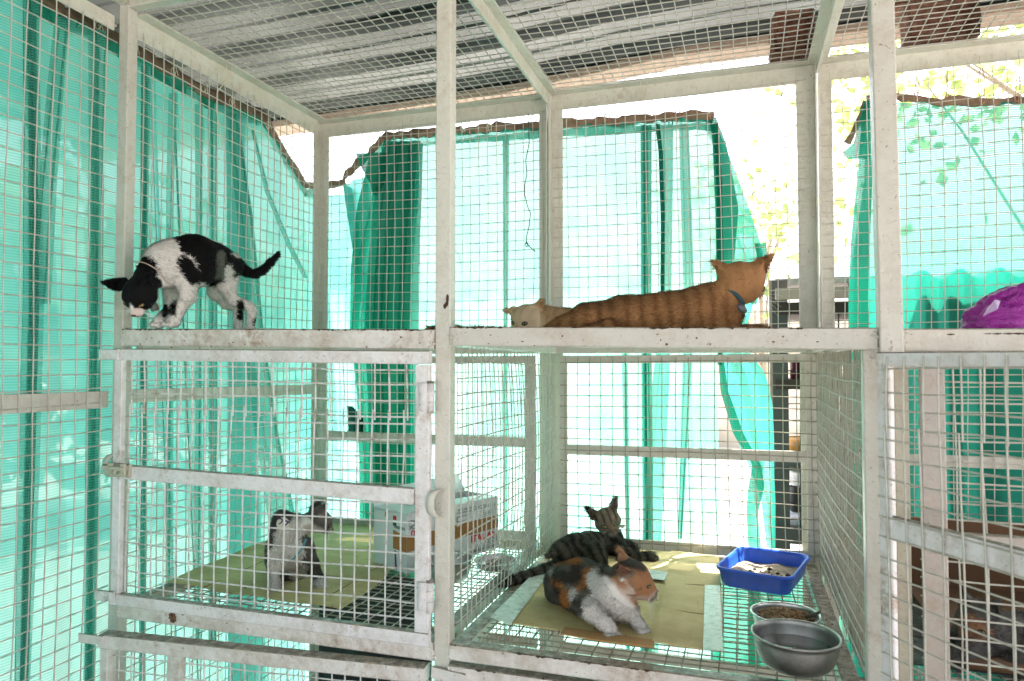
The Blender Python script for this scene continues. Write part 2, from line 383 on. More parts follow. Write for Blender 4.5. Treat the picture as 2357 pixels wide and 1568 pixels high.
bm_.tube([(-1.49, YF-.040, 1.086), (-1.485, YF-.052, 1.070)], .004, 8)
for xx in (-1.505, -1.466): bm_.bar((xx, YF-.042, 1.070), (xx, YF-.042, 1.098), .016, .007, (0, 1, 0))
sub(bm_, 'bolt', M['paint_old'], D1)
# bolt keepers: bent half rings welded on the posts
def keeper(par, x, y, z):
    mb = MB(); pts = []
    for k in range(9):
        a = -math.pi*.5 + math.pi*k/8; pts.append((x - .017*math.cos(a), y - .010*math.cos(a)-.002, z + .030*math.sin(a)))
    vs_ = []
    for p in pts:
        vs_ += [(p[0]-.004, p[1], p[2]), (p[0]+.016, p[1], p[2]), (p[0]+.016, p[1]+.004, p[2]), (p[0]-.004, p[1]+.004, p[2])]
    fs_ = [(4*i+k, 4*i+(k+1) % 4, 4*i+4+(k+1) % 4, 4*i+4+k) for i in range(8) for k in range(4)] + [(3, 2, 1, 0), (32, 33, 34, 35)]
    mb.add(vs_, fs_); return mb.build('bolt_keeper', M['paint'], par, True)
keeper(LEFT, -1.540, YF-.006, 1.085); keeper(MID, -.628, YF-.018, 1.045)
for z in (1.371, .762):
    tb = MB(); tb.bar((-1.560, YF-.030, z), (-1.500, YF-.030, z), .006, .026); tb.build('door_strap', M['paint_skylit'], LEFT)
# --- lowest left door, ajar at its left end
a0, a1 = V3((-1.478, 1.372, 0)), V3((-.652, 1.440, 0))
def dp(t, z): return tuple(a0*(1-t) + a1*t + V3((0, 0, z)))
D2 = B(LEFT, 'door', 'paint_dirty', (dp(0, .678), dp(1, .676), .034, .034), 
       (dp(.015, .10), dp(.015, .660), .024, .028, (0, 1, 0)), (dp(.985, .10), dp(.985, .658), .026, .028, (0, 1, 0)),
       (dp(.245, .10), dp(.245, .660), .038, .022, (0, 1, 0)))
wmb = wires(MB(), dp(.03, .12), a1-a0, (0, 0, 1), .19, .53, .034, .036, .0017, .0014, .006)
wires(wmb, dp(.27, .12), a1-a0, (0, 0, 1), .575, .53, .036, .036, .0017, .0014, .006)
sub(wmb, 'wire_mesh', M['wire_white'], D2)
sm = MB(); sm.bar((-1.535, 1.352, .682), (-1.462, 1.354, .682), .004, .022); sub(sm, 'strap', M['paint_dirty'], D2)
# --- bottom rails under the middle bay: latch plate
B(MID, 'latch_plate', 'paint_dirty', ((-.640, YF-.010, .700-.02), (-.560, YF-.016, .695-.02), .006, .026))
# --- middle bay door, swung open towards the viewer past the right post
h0 = V3((.243, 1.436, 0)); dd = nrm((.553, -.833, 0))
def op(t, z): return tuple(h0 + dd*t + V3((0, 0, z)))
D3 = B(MID, 'door', 'paint_skylit', (op(.014, .74), op(.014, 1.345), .030, .012, (dd[1], -dd[0], 0)),
       (op(0, 1.356), op(.82, 1.350), .014, .026), (op(.030, 1.060), op(.80, 1.062), .012, .040),
       (op(0, .745), op(.82, .745), .014, .030), (op(.81, .76), op(.81, 1.34), .03, .012, (dd[1], -dd[0], 0)))
wmb = wires(MB(), tuple(V3(op(.006, .75)) - V3((.008, .005, 0))), dd, (0, 0, 1), .81, .485, .038, .0345, .0017, .0016, .004)
wires(wmb, tuple(V3(op(.020, 1.232)) - V3((.008, .005, 0))), dd, (0, 0, 1), .79, .125, .038, .0345, .0017, .0020, .004, 0, .1)
sub(wmb, 'wire_mesh', M['wire'], D3)
# --- right bay: own front post and closed door
vpost(RIGHT, .272, .297, YF+.02, YF+.045, 0, 1.36, 'paint_old')
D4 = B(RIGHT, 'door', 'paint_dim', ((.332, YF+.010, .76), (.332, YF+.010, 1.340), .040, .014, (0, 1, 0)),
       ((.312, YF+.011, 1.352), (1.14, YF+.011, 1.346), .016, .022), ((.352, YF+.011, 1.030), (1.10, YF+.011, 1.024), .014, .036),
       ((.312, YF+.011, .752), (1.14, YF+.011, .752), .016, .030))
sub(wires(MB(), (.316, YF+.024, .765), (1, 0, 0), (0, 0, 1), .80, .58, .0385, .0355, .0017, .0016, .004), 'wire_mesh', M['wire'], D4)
# --- side run of mesh on the left, in front of the cages
FP = thing('mesh_fence_panel', (X1-.02, .8, 0), 'tall wire mesh side panel at the left edge with one flat mid rail', 'fence panel')
wires(MB(), (X1-.040, -.15, .1), (0, 1, 0), (0, 0, 1), 1.595, 2.12, .036, .0365, .0016, .0012, .010).build('wire_mesh', M['wire'], FP)
B(FP, 'rail', 'paint_grey', ((X1-.046, -.15, 1.268), (X1-.046, YF-.004, 1.255), .006, .044), )
B(FP, 'rail', 'paint', ((X1-.046, -.15, 2.245), (X1-.046, YF-.004, 2.245), .006, .040), )
B(FP, 'post', 'paint', ((X1-.050, -.17, 0), (X1-.050, -.17, 2.26), .03, .03, (0, 1, 0)))

# grime and chipped paint along the worn edges
M['grime'] = mat('brown_grime', (.075, .045, .028), .9)
def grime(par, x0, x1, y, za, zb, n, seed, sz=1.0):
    r_ = np.random.RandomState(seed); mb = MB(); t_ = np.sort(r_.rand(n))
    for t in t_:
        if noise_1(t*9+seed) < -.15: continue
        x = x0+(x1-x0)*t; z = za+(zb-za)*t; L2 = (.002+.009*r_.rand()**2)*sz; h = (.0006+.0022*r_.rand()**2)*sz
        mb.tube([(x-L2, y, z-h*.3), (x, y-.0005, z+h*.2-h*r_.rand()), (x+L2, y, z-h*.3)], [h*.3, h, h*.3], 5)
    return tag(mb.build('grime', M['grime'], par), kind='stuff')
def noise_1(x): return math.sin(x)+.6*math.sin(x*2.7+1)+.4*math.sin(x*6.1+2)
grime(LEFT, X1+.005, -.645, YF-.0068, zs1-.0008, zs2-.0008, 150, 1)
grime(MID, -.598, .235, YF-.0068, zY(1035, 753, YF)-.0008, zs3-.0008, 170, 2)
grime(RIGHT, .29, .60, YF-.0068, zs3-.013, zs3-.013, 50, 3)
grime(LEFT, X1+.005, -.645, YF-.0055, zf-.0012, zf-.0012, 110, 4, 1.2)
grime(MID, -.598, .215, YF-.0050, zf-.0005, zf-.0005, 130, 5, 1.2)
grime(MID, -.598, .215, YF-.0128, zf-.0425, zf-.0425, 60, 6, 1.0)
def chip(par, c, rx, rz, seed, m='grime', ny=-1):
    r_ = np.random.RandomState(seed); n = 22; mb = MB(); c = V3(c); P = [c + V3((rx*(.7+.5*r_.rand())*math.cos(a), 0, rz*(.7+.5*r_.rand())*math.sin(a))) for a in np.linspace(0, 6.283, n, endpoint=False)]
    mb.add(P+[p+V3((0, .0012*ny, 0)) for p in P], [tuple(range(n-1, -1, -1)) if ny > 0 else tuple(range(n)), tuple(n+i for i in range(n))]+[(i, (i+1) % n, n+(i+1) % n, n+i) for i in range(n)]); return mb.build('paint_chip', M[m], par)
M['rust'] = mat('rust', (.16, .075, .04), .9); L(M['rust'], ramp(M['rust'], noise(M['rust'], 90, 5), [(.35, (.06, .03, .02)), (.65, (.26, .13, .07))]), bsdf(M['rust']).inputs['Base Color'])
pc = aY(398, 1407, YF-.0052); chip(LEFT, (pc[0], YF-.0052, .722), .012, .016, 1, 'rust'); chip(LEFT, (pc[0]+.03, YF-.0052, .733), .004, .005, 2, 'rust')
for k, (x, y) in enumerate(((1030, 688), (1028, 700), (1024, 705))): q = aY(x, y, YF-.0045); chip(MID, (min(q[0], -.6065), YF-.0045, q[2]), .0035, .011 if k == 0 else .006, 3+k)
for k in range(26):
    r_ = np.random.RandomState(50+k); chip(MID if k % 2 else LEFT, (r_.uniform(-.58, .2) if k % 2 else r_.uniform(-1.48, -.66), YF-.0075, r_.uniform(1.385, 1.41)), .0012+.002*r_.rand(), .001+.0015*r_.rand(), 60+k, 'rust')
# ---------------------------------------------------------------- cloth
def cloth(name, top, bot, m, parent=None, amp=.02, nf=10, ns=160, ntt=60, seed=0, over=1.0, nvec=None, taper=(1, 1), thickv=0):
    """sheet between two 3D polylines, hung in S-shaped folds"""
    r_ = np.random.RandomState(seed)
    def pl(P, n):
        P = np.array(P, float); d = np.r_[0, np.cumsum(np.linalg.norm(np.diff(P, axis=0), axis=1))]; t = np.linspace(0, d[-1], n)
        return np.stack([np.interp(t, d, P[:, k]) for k in range(3)], 1), d[-1]
    T, lt = pl(top, ns); Bt, lb = pl(bot, ns)
    s = np.linspace(0, 1, ns); t = np.linspace(0, 1, ntt)
    ks = r_.uniform(.6, 1.5, 5); phs = r_.rand(5)*6.28
    phase = 2*np.pi*nf*(s + .03*np.sin(2*np.pi*s*2+phs[0]) + .015*np.sin(2*np.pi*s*5+phs[1]))
    env = .45 + .55*np.clip(np.sin(2*np.pi*s*1.7+phs[2]) + .6*np.sin(2*np.pi*s*3.9+phs[3]), -1, 1)**2
    S_, T_ = np.meshgrid(s, t); PH = phase[None, :] + .5*np.sin(T_*2.1+phs[4]) + 1.2*np.sin(T_*.9)*np.sin(S_*7)
    P = T[None]*(1-T_[..., None]) + Bt[None]*T_[..., None]
    nv = nrm(nvec) if nvec is not None else nrm(np.cross(T[-1]-T[0], (0, 0, 1)))
    tan = nrm(T[-1]-T[0])
    A = amp*env[None]*(taper[0]*(1-T_)+taper[1]*T_)
    P = P + nv*(A*np.sin(PH) + .3*amp*np.sin(PH*.37+T_*3))[..., None] + tan*(over*A*np.sin(2*PH))[..., None]
    P[..., 2] += (0.004*np.sin(PH*.5))*(1-T_)
    vs_ = P.reshape(-1, 3); fs_ = [(j*ns+i, j*ns+i+1, (j+1)*ns+i+1, (j+1)*ns+i) for j in range(ntt-1) for i in range(ns-1)]
    me = bpy.data.meshes.new(name); me.from_pydata(vs_.tolist(), [], fs_); me.update(); me.materials.append(m)
    uvl = me.uv_layers.new(name='UVMap'); li = np.zeros(len(me.loops), int); me.loops.foreach_get('vertex_index', li)
    h = np.linalg.norm(T[0]-Bt[0]); U = (S_*lt*1.5).ravel(); Vv = (P[..., 2]).ravel()
    uvl.data.foreach_set('uv', np.stack([U[li], Vv[li]], 1).ravel())
    me.polygons.foreach_set('use_smooth', [True]*len(me.polygons))
    return link(name, me, parent)
def hem(parent, pts, r=.014, m='hem', flat=1.0, seed=3, name='hem'):
    r_ = np.random.RandomState(seed); P = [V3(p) for p in pts]; out = []; rr = []
    for a, b in zip(P[:-1], P[1:]):
        n = max(2, int(np.linalg.norm(b-a)/.02))
        for k in range(n):
            t = k/n; out.append(a*(1-t)+b*t + r_.randn(3)*.0022)
    out.append(P[-1]); ph = r_.rand()*6
    rr = [r*(1+.28*math.sin(i*.9+ph)+.15*r_.randn()) for i in range(len(out))]
    mb = MB(); n_ = 12; k = len(out); sec = [(-.9, 0), (-.55, .45), (-.1, .25), (.35, .5), (.8, .25), (1.0, 0), (.8, -.3), (.2, -.2), (-.5, -.35)]
    P_ = []
    for i, p in enumerate(out):
        t = nrm(out[min(i+1, k-1)]-out[max(i-1, 0)]); nn = nrm(np.cross(t, (0, 0, 1))) if abs(t[2]) < .95 else V3((0, 1, 0)); up = np.cross(nn, t); up = up*(1 if up[2] > 0 else -1)
        hh = r*1.45*(1+.14*math.sin(i*.55+ph)+.10*r_.randn()); sw = .004*math.sin(i*.45+ph*2)
        for a, b in sec: P_.append(p + up*a*hh + nn*(b*r*.8+sw+.0012*r_.randn()))
    m_ = len(sec); mb.add(P_, [(i*m_+j, i*m_+(j+1) % m_, (i+1)*m_+(j+1) % m_, (i+1)*m_+j) for i in range(k-1) for j in range(m_)]+[tuple(range(m_-1, -1, -1)), tuple((k-1)*m_+j for j in range(m_))])
    return mb.build(name, M[m], parent, True)

# --- curtain on the left side
XN = -1.640
LC = thing('shade_net_curtain', (XN, 1.8, 0), 'teal green shade net hung in vertical folds along the left side behind the mesh', 'curtain')
tl = [V3((XN, .3, 2.27)), V3((XN, 1.0, 2.27))] + [aX(x, y, XN) for x, y in ((95, -4), (150, 42), (262, 100), (320, 150), (400, 190), (520, 252), (560, 275))]
blo = [(XN-.03, .3, .05), (XN-.03, 2.42, .05)]
cloth('net_sheet', tl, [(XN-.03, .3, .05), (XN-.02, 1.0, .05), (XN-.03, 2.26, .05)], M['net_left'], LC, .020, 13, 420, 60, 4, .6, (1, 0, 0))
tl2 = [aX(520, 252, XN+.012), aX(600, 283, XN+.012), aX(650, 360, XN+.012), aX(700, 440, XN+.012), aX(738, 452, XN+.012), V3((-1.45, 2.53, 2.04)), aY(790, 428, 2.50), aY(848, 400, 2.50)]
cloth('net_sheet', tl2, [(XN+.01, 2.0, .05), (XN, 2.45, .05), (-1.05, 2.56, .05)], M['net_left'], LC, .010, 5, 160, 60, 9, .6, (.7, -.7, 0))
hp = [aX(x, y, XN+.005) for x, y in ((60, -30), (150, 30), (200, 42), (262, 85), (320, 120), (400, 166), (470, 212), (520, 232), (600, 262), (650, 340), (700, 425), (738, 432))]
hem(LC, hp, .013)
hem(LC, [aX(738, 432, XN+.005), V3((-1.50, 2.50, 2.075)), aY(800, 400, 2.49), aY(850, 355, 2.48), aY(880, 318, 2.47)], .012)
# dark green selvage hanging just under the hem
cloth('selvage', [p - V3((0, 0, .010)) for p in hp], [p - V3((0, 0, .050)) for p in hp], M['net_dense'], LC, .006, 24, 300, 6, 12, .6, (1, 0, 0))

# --- back curtain behind the middle
YN = 2.475
BC = thing('shade_net_curtain', (-.5, YN, 0), 'pale sunlit mint green net curtain behind the middle bay, tied along its top edge', 'curtain')
tb_ = [(885, 330), (975, 330), (1060, 322), (1150, 308), (1290, 298), (1420, 290), (1520, 290), (1640, 283)]
top = [aY(x, y, YN) for x, y in tb_]
bot = [aY(845, 1100, YN), aY(1300, 1100, YN), aY(1655, 1100, YN)]
for b in bot: b[2] = .02
cloth('net_sheet', top, bot, M['net_open'], BC, .012, 9, 420, 60, 21, .5, (0, 1, 0))
hb = [aY(x, y, YN) for x, y in ((878, 318), (930, 312), (1030, 303), (1120, 298), (1240, 290), (1300, 285), (1420, 280), (1530, 270), (1600, 268), (1642, 272))]
hem(BC, hb, .013, seed=8)
cloth('selvage', [p - V3((0, .003, .008)) for p in hb], [p - V3((0, .003, .048)) for p in hb], M['net'], BC, .007, 30, 300, 6, 13, .7, (0, 1, 0))
# gathered bunch at the left end: several layers
def strip(xt, xb, yt, yb, m, off, nf, amp, seed, over=.9, par=None, kn=None):
    top_ = [aY(xt[0], yt[0], YN+off), aY(xt[1], yt[1], YN+off)]
    bot_ = [aY(xb[0], yb, YN+off), aY(xb[1], yb, YN+off)]
    return cloth('net_fold', top_, bot_, m, par or BC, amp, nf, 120, 60, seed, over, (0, 1, 0))
def multi(rows, m, off, nf, amp, seed, over=.9, par=None, name='net_fold', Y=None, side=False):
    """rows: (xl, xr, y) outline rows in the picture of the hung strip on the plane Y"""
    Y = Y or YN+off; at = (lambda x, y: aX(x, y, XN+off)) if side else (lambda x, y: aY(x, y, Y)); o1, o2 = ((1, 0, 0), (0, 1, 0)) if side else ((0, 1, 0), (1, 0, 0))
    r_ = np.random.RandomState(seed); ns, ntt = 140, 70
    ys = np.array([q[2] for q in rows], float); xl = np.array([q[0] for q in rows]); xr = np.array([q[1] for q in rows])
    P = np.zeros((ntt, ns, 3)); s = np.linspace(0, 1, ns)
    ph0 = r_.rand()*6
    for j, t in enumerate(np.linspace(0, 1, ntt)):
        y = ys[0]*(1-t)+ys[-1]*t; a = at(np.interp(y, ys, xl), y); b = at(np.interp(y, ys, xr), y)
        ph = 2*np.pi*nf*(s+.05*np.sin(s*9+ph0)) + .8*np.sin(t*2+ph0)
        P[j] = a[None]*(1-s[:, None]) + b[None]*s[:, None] + V3(o1)*(amp*np.sin(ph))[:, None] + V3(o2)*(over*amp*np.sin(2*ph)*np.sin(np.pi*s))[:, None]
    vs_ = P.reshape(-1, 3); fs_ = [(j*ns+i, j*ns+i+1, (j+1)*ns+i+1, (j+1)*ns+i) for j in range(ntt-1) for i in range(ns-1)]
    me = bpy.data.meshes.new(name); me.from_pydata(vs_.tolist(), [], fs_); me.update(); me.materials.append(m)
    uvl = me.uv_layers.new(name='UVMap'); li = np.zeros(len(me.loops), int); me.loops.foreach_get('vertex_index', li)
    uvl.data.foreach_set('uv', np.stack([(vs_[li, 0]+vs_[li, 1])*1.3, vs_[li, 2]], 1).ravel()); me.polygons.foreach_set('use_smooth', [True]*len(me.polygons))
    return link(name, me, par or BC)
multi([(880, 968, 325), (848, 962, 480), (815, 950, 620), (806, 945, 760), (822, 955, 900), (835, 955, 1060), (840, 955, 1230), (842, 955, 1700)], M['net_dense'], -.018, 3, .008, 31)
multi([(885, 972, 330), (862, 968, 480), (850, 962, 620), (842, 960, 760), (850, 962, 900), (852, 962, 1060), (852, 962, 1700)], M['net'], -.040, 4, .012, 32, 1.0)
multi([(856, 884, 330), (820, 868, 480), (806, 834, 620), (804, 824, 760), (820, 836, 900), (826, 850, 1060), (828, 860, 1230)], M['net_dense'], .012, 1, .004, 33, .3)
multi([(818, 890, 352), (828, 890, 380), (850, 885, 420), (858, 868, 450)], M['net_dense'], -.05, 1, .004, 34, .2)
# torn tab further down
multi([(797, 812, 935), (800, 838, 965), (803, 842, 985), (800, 838, 1010)], M['net_black'], -.05, 2, .006, 35, .4)
# doubled stripes
for k, (rows, mm) in enumerate([
    ([(1474, 1500, 288), (1475, 1500, 700), (1480, 1504, 1240), (1470, 1500, 1700)], 'net'),
    ([(1516, 1550, 288), (1521, 1549, 420), (1521, 1545, 720), (1500, 1540, 900), (1478, 1522, 1250), (1470, 1510, 1700)], 'net_open'),
    ([(1508, 1518, 286), (1516, 1526, 350), (1521, 1530, 500), (1521, 1527, 740)], 'net'),
    ([(1563, 1585, 286), (1566, 1590, 420), (1575, 1600, 720), (1560, 1570, 1240)], 'net_open'),
    ([(1156, 1172, 310), (1158, 1170, 760), (1158, 1168, 1240), (1158, 1168, 1700)], 'net_open'),
    ([(1430, 1442, 700), (1432, 1446, 900), (1440, 1450, 1240), (1440, 1450, 1700)], 'net_open'),
    ([(1640, 1652, 284), (1648, 1662, 420), (1650, 1668, 720), (1652, 1662, 840)], 'net_dense')]):
    multi(rows, M[mm], -.02-.006*(k % 3), 2 if mm == 'net' else 1, .006, 50+k, .9)
# right-hand flap: folded dark triangle and lighter lower cloth
multi([(1618, 1645, 284), (1640, 1668, 330), (1645, 1710, 440), (1648, 1745, 540), (1650, 1758, 590), (1655, 1752, 640), (1690, 1722, 740), (1700, 1715, 800)], M['net'], .02, 2, .008, 71, .3)
multi([(1634, 1648, 270), (1640, 1672, 330), (1646, 1700, 480), (1648, 1690, 600), (1650, 1668, 700)], M['net_dense'], -.008, 1, .004, 72, .2)
multi([(1736, 1762, 560), (1742, 1768, 590), (1736, 1756, 640), (1728, 1742, 700)], M['net_dense'], .01, 1, .003, 73, .2)
multi([(1655, 1710, 790), (1660, 1762, 860), (1675, 1778, 930), (1700, 1782, 1020), (1730, 1782, 1090), (1752, 1785, 1150), (1764, 1785, 1260), (1764, 1786, 1700)], M['net'], -.01, 2, .006, 74, .3)
multi([(1652, 1662, 800), (1658, 1676, 900), (1688, 1712, 1000), (1732, 1752, 1070), (1722, 1760, 1120), (1718, 1745, 1180), (1722, 1752, 1260), (1722, 1752, 1700)], M['net_dense'], -.022, 1, .004, 75, .2)

# gathered folds of the left curtain
for k, (rows, mm, nf_) in enumerate([
    ([(50, 88, -30), (52, 92, 300), (48, 100, 700), (35, 90, 1100), (30, 70, 1568), (25, 60, 1750)], 'net_soft', 3),
    ([(62, 78, -30), (66, 84, 300), (64, 88, 700), (52, 78, 1100), (42, 62, 1700)], 'net_soft', 2),
    ([(130, 160, 40), (112, 146, 200), (92, 128, 420), (70, 112, 700)], 'net_soft', 2),
    ([(206, 246, 70), (208, 240, 300), (206, 236, 700), (200, 226, 1100), (196, 216, 1568), (194, 210, 1750)], 'net_soft', 3),
    ([(212, 228, 70), (214, 232, 400), (210, 226, 800), (204, 218, 1300)], 'net_soft', 1),
    ([(322, 346, 150), (322, 340, 500), (322, 338, 800), (322, 334, 1300), (322, 332, 1750)], 'net_soft', 2),
    ([(328, 336, 150), (326, 334, 500), (325, 333, 900)], 'net_soft', 1),
    ([(392, 412, 215), (386, 402, 420), (384, 398, 800), (384, 396, 1400)], 'net_soft', 1),
    ([(452, 470, 240), (454, 468, 500), (452, 466, 900), (450, 462, 1500)], 'net_soft', 1),
    ([(482, 502, 250), (484, 500, 520), (484, 500, 900), (482, 498, 1500)], 'net_soft', 2),
    ([(520, 548, 262), (548, 580, 500), (560, 606, 760), (590, 640, 1000), (620, 682, 1200)], 'net_soft', 2),
    ([(545, 549, 285), (576, 581, 500), (600, 607, 760), (634, 641, 1000), (676, 683, 1200)], 'net_soft', 1),
    ([(580, 584, 300), (612, 622, 440), (660, 672, 560), (700, 712, 640)], 'net_soft', 1)]):
    multi(rows, M[mm], .022+.004*(k % 4), nf_, .007, 90+k, .8, LC, side=True)
# dark doubled cloth low down behind the middle bay and the right bay
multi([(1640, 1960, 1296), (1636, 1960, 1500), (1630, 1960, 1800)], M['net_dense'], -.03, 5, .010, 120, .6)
# --- curtain on the right
YR = 2.50
RC = thing('shade_net_curtain', (.75, YR, 0), 'green shade net curtain at the right edge with a dark folded left side', 'curtain')
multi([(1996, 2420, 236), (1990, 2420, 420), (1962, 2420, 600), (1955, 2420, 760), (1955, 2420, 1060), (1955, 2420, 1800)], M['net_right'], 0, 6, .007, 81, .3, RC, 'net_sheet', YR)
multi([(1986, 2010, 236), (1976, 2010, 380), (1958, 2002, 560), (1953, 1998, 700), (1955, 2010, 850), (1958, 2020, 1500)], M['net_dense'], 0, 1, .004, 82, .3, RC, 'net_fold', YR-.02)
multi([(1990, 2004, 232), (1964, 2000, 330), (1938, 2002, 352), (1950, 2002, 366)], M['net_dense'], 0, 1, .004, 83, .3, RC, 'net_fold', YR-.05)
hem(RC, [aY(x, y, YR-.005) for x, y in ((1994, 232), (2060, 222), (2150, 232), (2240, 236), (2300, 232), (2420, 222))], .009, seed=9)
hem(RC, [aY(x, y, YR-.03) for x, y in ((1994, 232), (1985, 262), (1968, 300), (1950, 330))], .008, seed=10)

# --- ties of string and rings along the top edges
M['string'] = mat('pale_string', (.62, .56, .44), .7); M['dark_string'] = mat('dark_string', (.03, .05, .05), .6)
M['clip'] = mat('brown_plastic_ring', (.38, .20, .12), .45)
def tie(par, p, z1, k=0):
    mb = MB(); p = V3(p)
    for d in (-.004, .005): mb.tube([p+V3((d, 0, -.012)), p+V3((d*1.5+rng.randn()*.003, -.01, (z1-p[2])*.5)), (p[0]+d*.6, p[1], z1)], .0013, 5)
    mb.tube([p+V3((.010*math.cos(a), -.012, .012*math.sin(a))) for a in np.linspace(0, 6.28, 9)], .0014, 5)
    return mb.build('tie', M['clip' if k else 'string'], par)
for x, y in ((925, 305), (1068, 298), (1128, 296), (1252, 285), (1398, 272), (1500, 264), (1550, 262), (1570, 262), (1638, 268)):
    tie(BC, aY(x, y, YN-.012), ZT-.02, x > 1250)
for x, y in ((2060, 220), (2108, 225), (2180, 230), (2260, 232), (2340, 228)):
    tie(RC, aY(x, y, YR-.012), ZT-.02, 1)
for x, y in ((235, 62), (318, 118), (407, 166), (475, 207), (538, 238), (622, 290)):
    tie(LC, aX(x, y, XN+.02), ZT-.02)

# --- ground and roof
M['ground'] = mat('pale_dry_earth', (.42, .36, .28), .95)
g_ = M['ground']; L(g_, ramp(g_, noise(g_, 2.5, 8, .65), [(.35, (.30, .28, .26)), (.7, (.46, .44, .41))]), bsdf(g_).inputs['Base Color']); bump(g_, noise(g_, 18, 6), .6, .03)
gm = MB(); n_ = 41
xs = np.linspace(-1, 1, n_); xs = np.sign(xs)*np.abs(xs)**2.2*120
vs_ = [(x, y+10, .012*math.sin(x*1.7)*math.cos(y*1.3)) for y in xs for x in xs]
gm.add(vs_, [(j*n_+i, j*n_+i+1, (j+1)*n_+i+1, (j+1)*n_+i) for j in range(n_-1) for i in range(n_-1)])
tag(gm.build('ground', g_, None, True), 'dry pale earth ground under and behind the cages', None, None, 'structure')
M['roof'] = mat('galvanised_roof_sheet', (.22, .24, .24), .36, .7)
r_ = M['roof']; L(r_, ramp(r_, noise(r_, 3, 4, .5), [(.3, (.07, .078, .078)), (.5, (.11, .12, .12)), (.75, (.15, .16, .16))]), bsdf(r_).inputs['Base Color'])
bump(r_, noise(r_, 3, 3), .18, .02)
RF = thing('metal_roof', (0, 1.2, 2.6), 'grey ribbed sheet metal roof seen from below above the mesh ceiling', 'roof')
def dzr(x): return float(np.interp(x, [-3.2, -.9, -.2, 3.2], [-.14, -.08, -.015, 0]))
def roofz(y): return 2.56 + .095*(2.85-y)
prof = []; y = 2.88
while y > -4.5:  # sheet runs on unseen behind the camera, added to cut skylight from there
    prof += [(y, 0), (y-.070, 0), (y-.078, -.006), (y-.086, 0), (y-.150, 0), (y-.168, .036), (y-.226, .036), (y-.244, 0)]; y -= .2445
rm = MB(); xs_ = np.linspace(-3.2, 3.2, 17); k_ = len(prof)
rm.add([(x, p[0], roofz(p[0])+p[1]+dzr(x)) for x in xs_ for p in prof], [(i*k_+j, i*k_+j+1, (i+1)*k_+j+1, (i+1)*k_+j) for i in range(len(xs_)-1) for j in range(k_-1)])
ro = rm.build('roof_sheet', M['roof'], RF)
md = ro.modifiers.new('thick', 'SOLIDIFY'); md.thickness = .0012; md.offset = 1
M['timber'] = mat('pale_timber', (.62, .50, .38), .7); t_ = M['timber']
L(t_, ramp(t_, noise(t_, 22, 6, .7), [(.3, (.34, .23, .17)), (.7, (.50, .38, .30))]), bsdf(t_).inputs['Base Color'])
B(RF, 'purlin', 'timber', ((-3.2, 2.79, 2.403), (-.901, 2.79, 2.465), .12, .03), ((-.9, 2.79, 2.465), (-.201, 2.79, 2.530), .12, .03), ((-.2, 2.79, 2.530), (3.2, 2.79, 2.545), .12, .03))
M['purlin_dark'] = mat('brown_purlin', (.12, .07, .05), .7)
B(RF, 'purlin', 'purlin_dark', ((-3.2, 1.62, 2.655), (3.2, 1.62, 2.655), .05, .035)) if False else None
B(RF, 'rafter', 'paint_grey', ((-2.9, 2.86, 2.39), (-2.9, -4.4, 3.08), .05, .05))
B(RF, 'rafter', 'paint_grey', ((1.75, 2.86, 2.525), (1.75, -4.4, 3.22), .05, .05))
# ---------------------------------------------------------------- animals: one continuous skin each, coat built from short hairs
def surface_nets(D, o, h):
    s = D < 0
    nx, ny, nz = D.shape; acc = np.zeros((nx-1, ny-1, nz-1, 3)); cnt = np.zeros((nx-1, ny-1, nz-1))
    def corner(i, j, k): return D[i:nx-1+i, j:ny-1+j, k:nz-1+k]
    C8 = [(i, j, k) for i in (0, 1) for j in (0, 1) for k in (0, 1)]
    for a in C8:
        for ax in range(3):
            if a[ax]: continue
            b = list(a); b[ax] = 1; da, db = corner(*a), corner(*b); c = (da < 0) != (db < 0)
            t = np.where(c, da/np.where(c, da-db, 1), 0)
            for q in range(3): acc[..., q] += np.where(c, a[q] + (t if q == ax else 0), 0)
            cnt += c
    act = cnt > 0; idx = -np.ones(act.shape, int); ii = np.argwhere(act); idx[act] = np.arange(len(ii))
    P = (ii + acc[act]/cnt[act][:, None])*h + o
    F = []
    for ax in range(3):
        sl0 = [slice(1, -1)]*3; sl1 = [slice(1, -1)]*3; sl0[ax] = slice(0, -1); sl1[ax] = slice(1, None)
        a, b = s[tuple(sl0)], s[tuple(sl1)]; ch = np.argwhere(a != b)
        if not len(ch): continue
        base = ch + 1; base[:, ax] -= 1
        u, v = [(1, 2), (2, 0), (0, 1)][ax]
        q = []
        for du, dv in ((1, 1), (0, 1), (0, 0), (1, 0)):
            c = base.copy(); c[:, u] -= du; c[:, v] -= dv; q.append(idx[c[:, 0], c[:, 1], c[:, 2]])
        q = np.stack(q, 1); fl = a[tuple((ch).T)]
        q[~fl] = q[~fl][:, ::-1]; F.append(q)
    return P, np.concatenate(F)
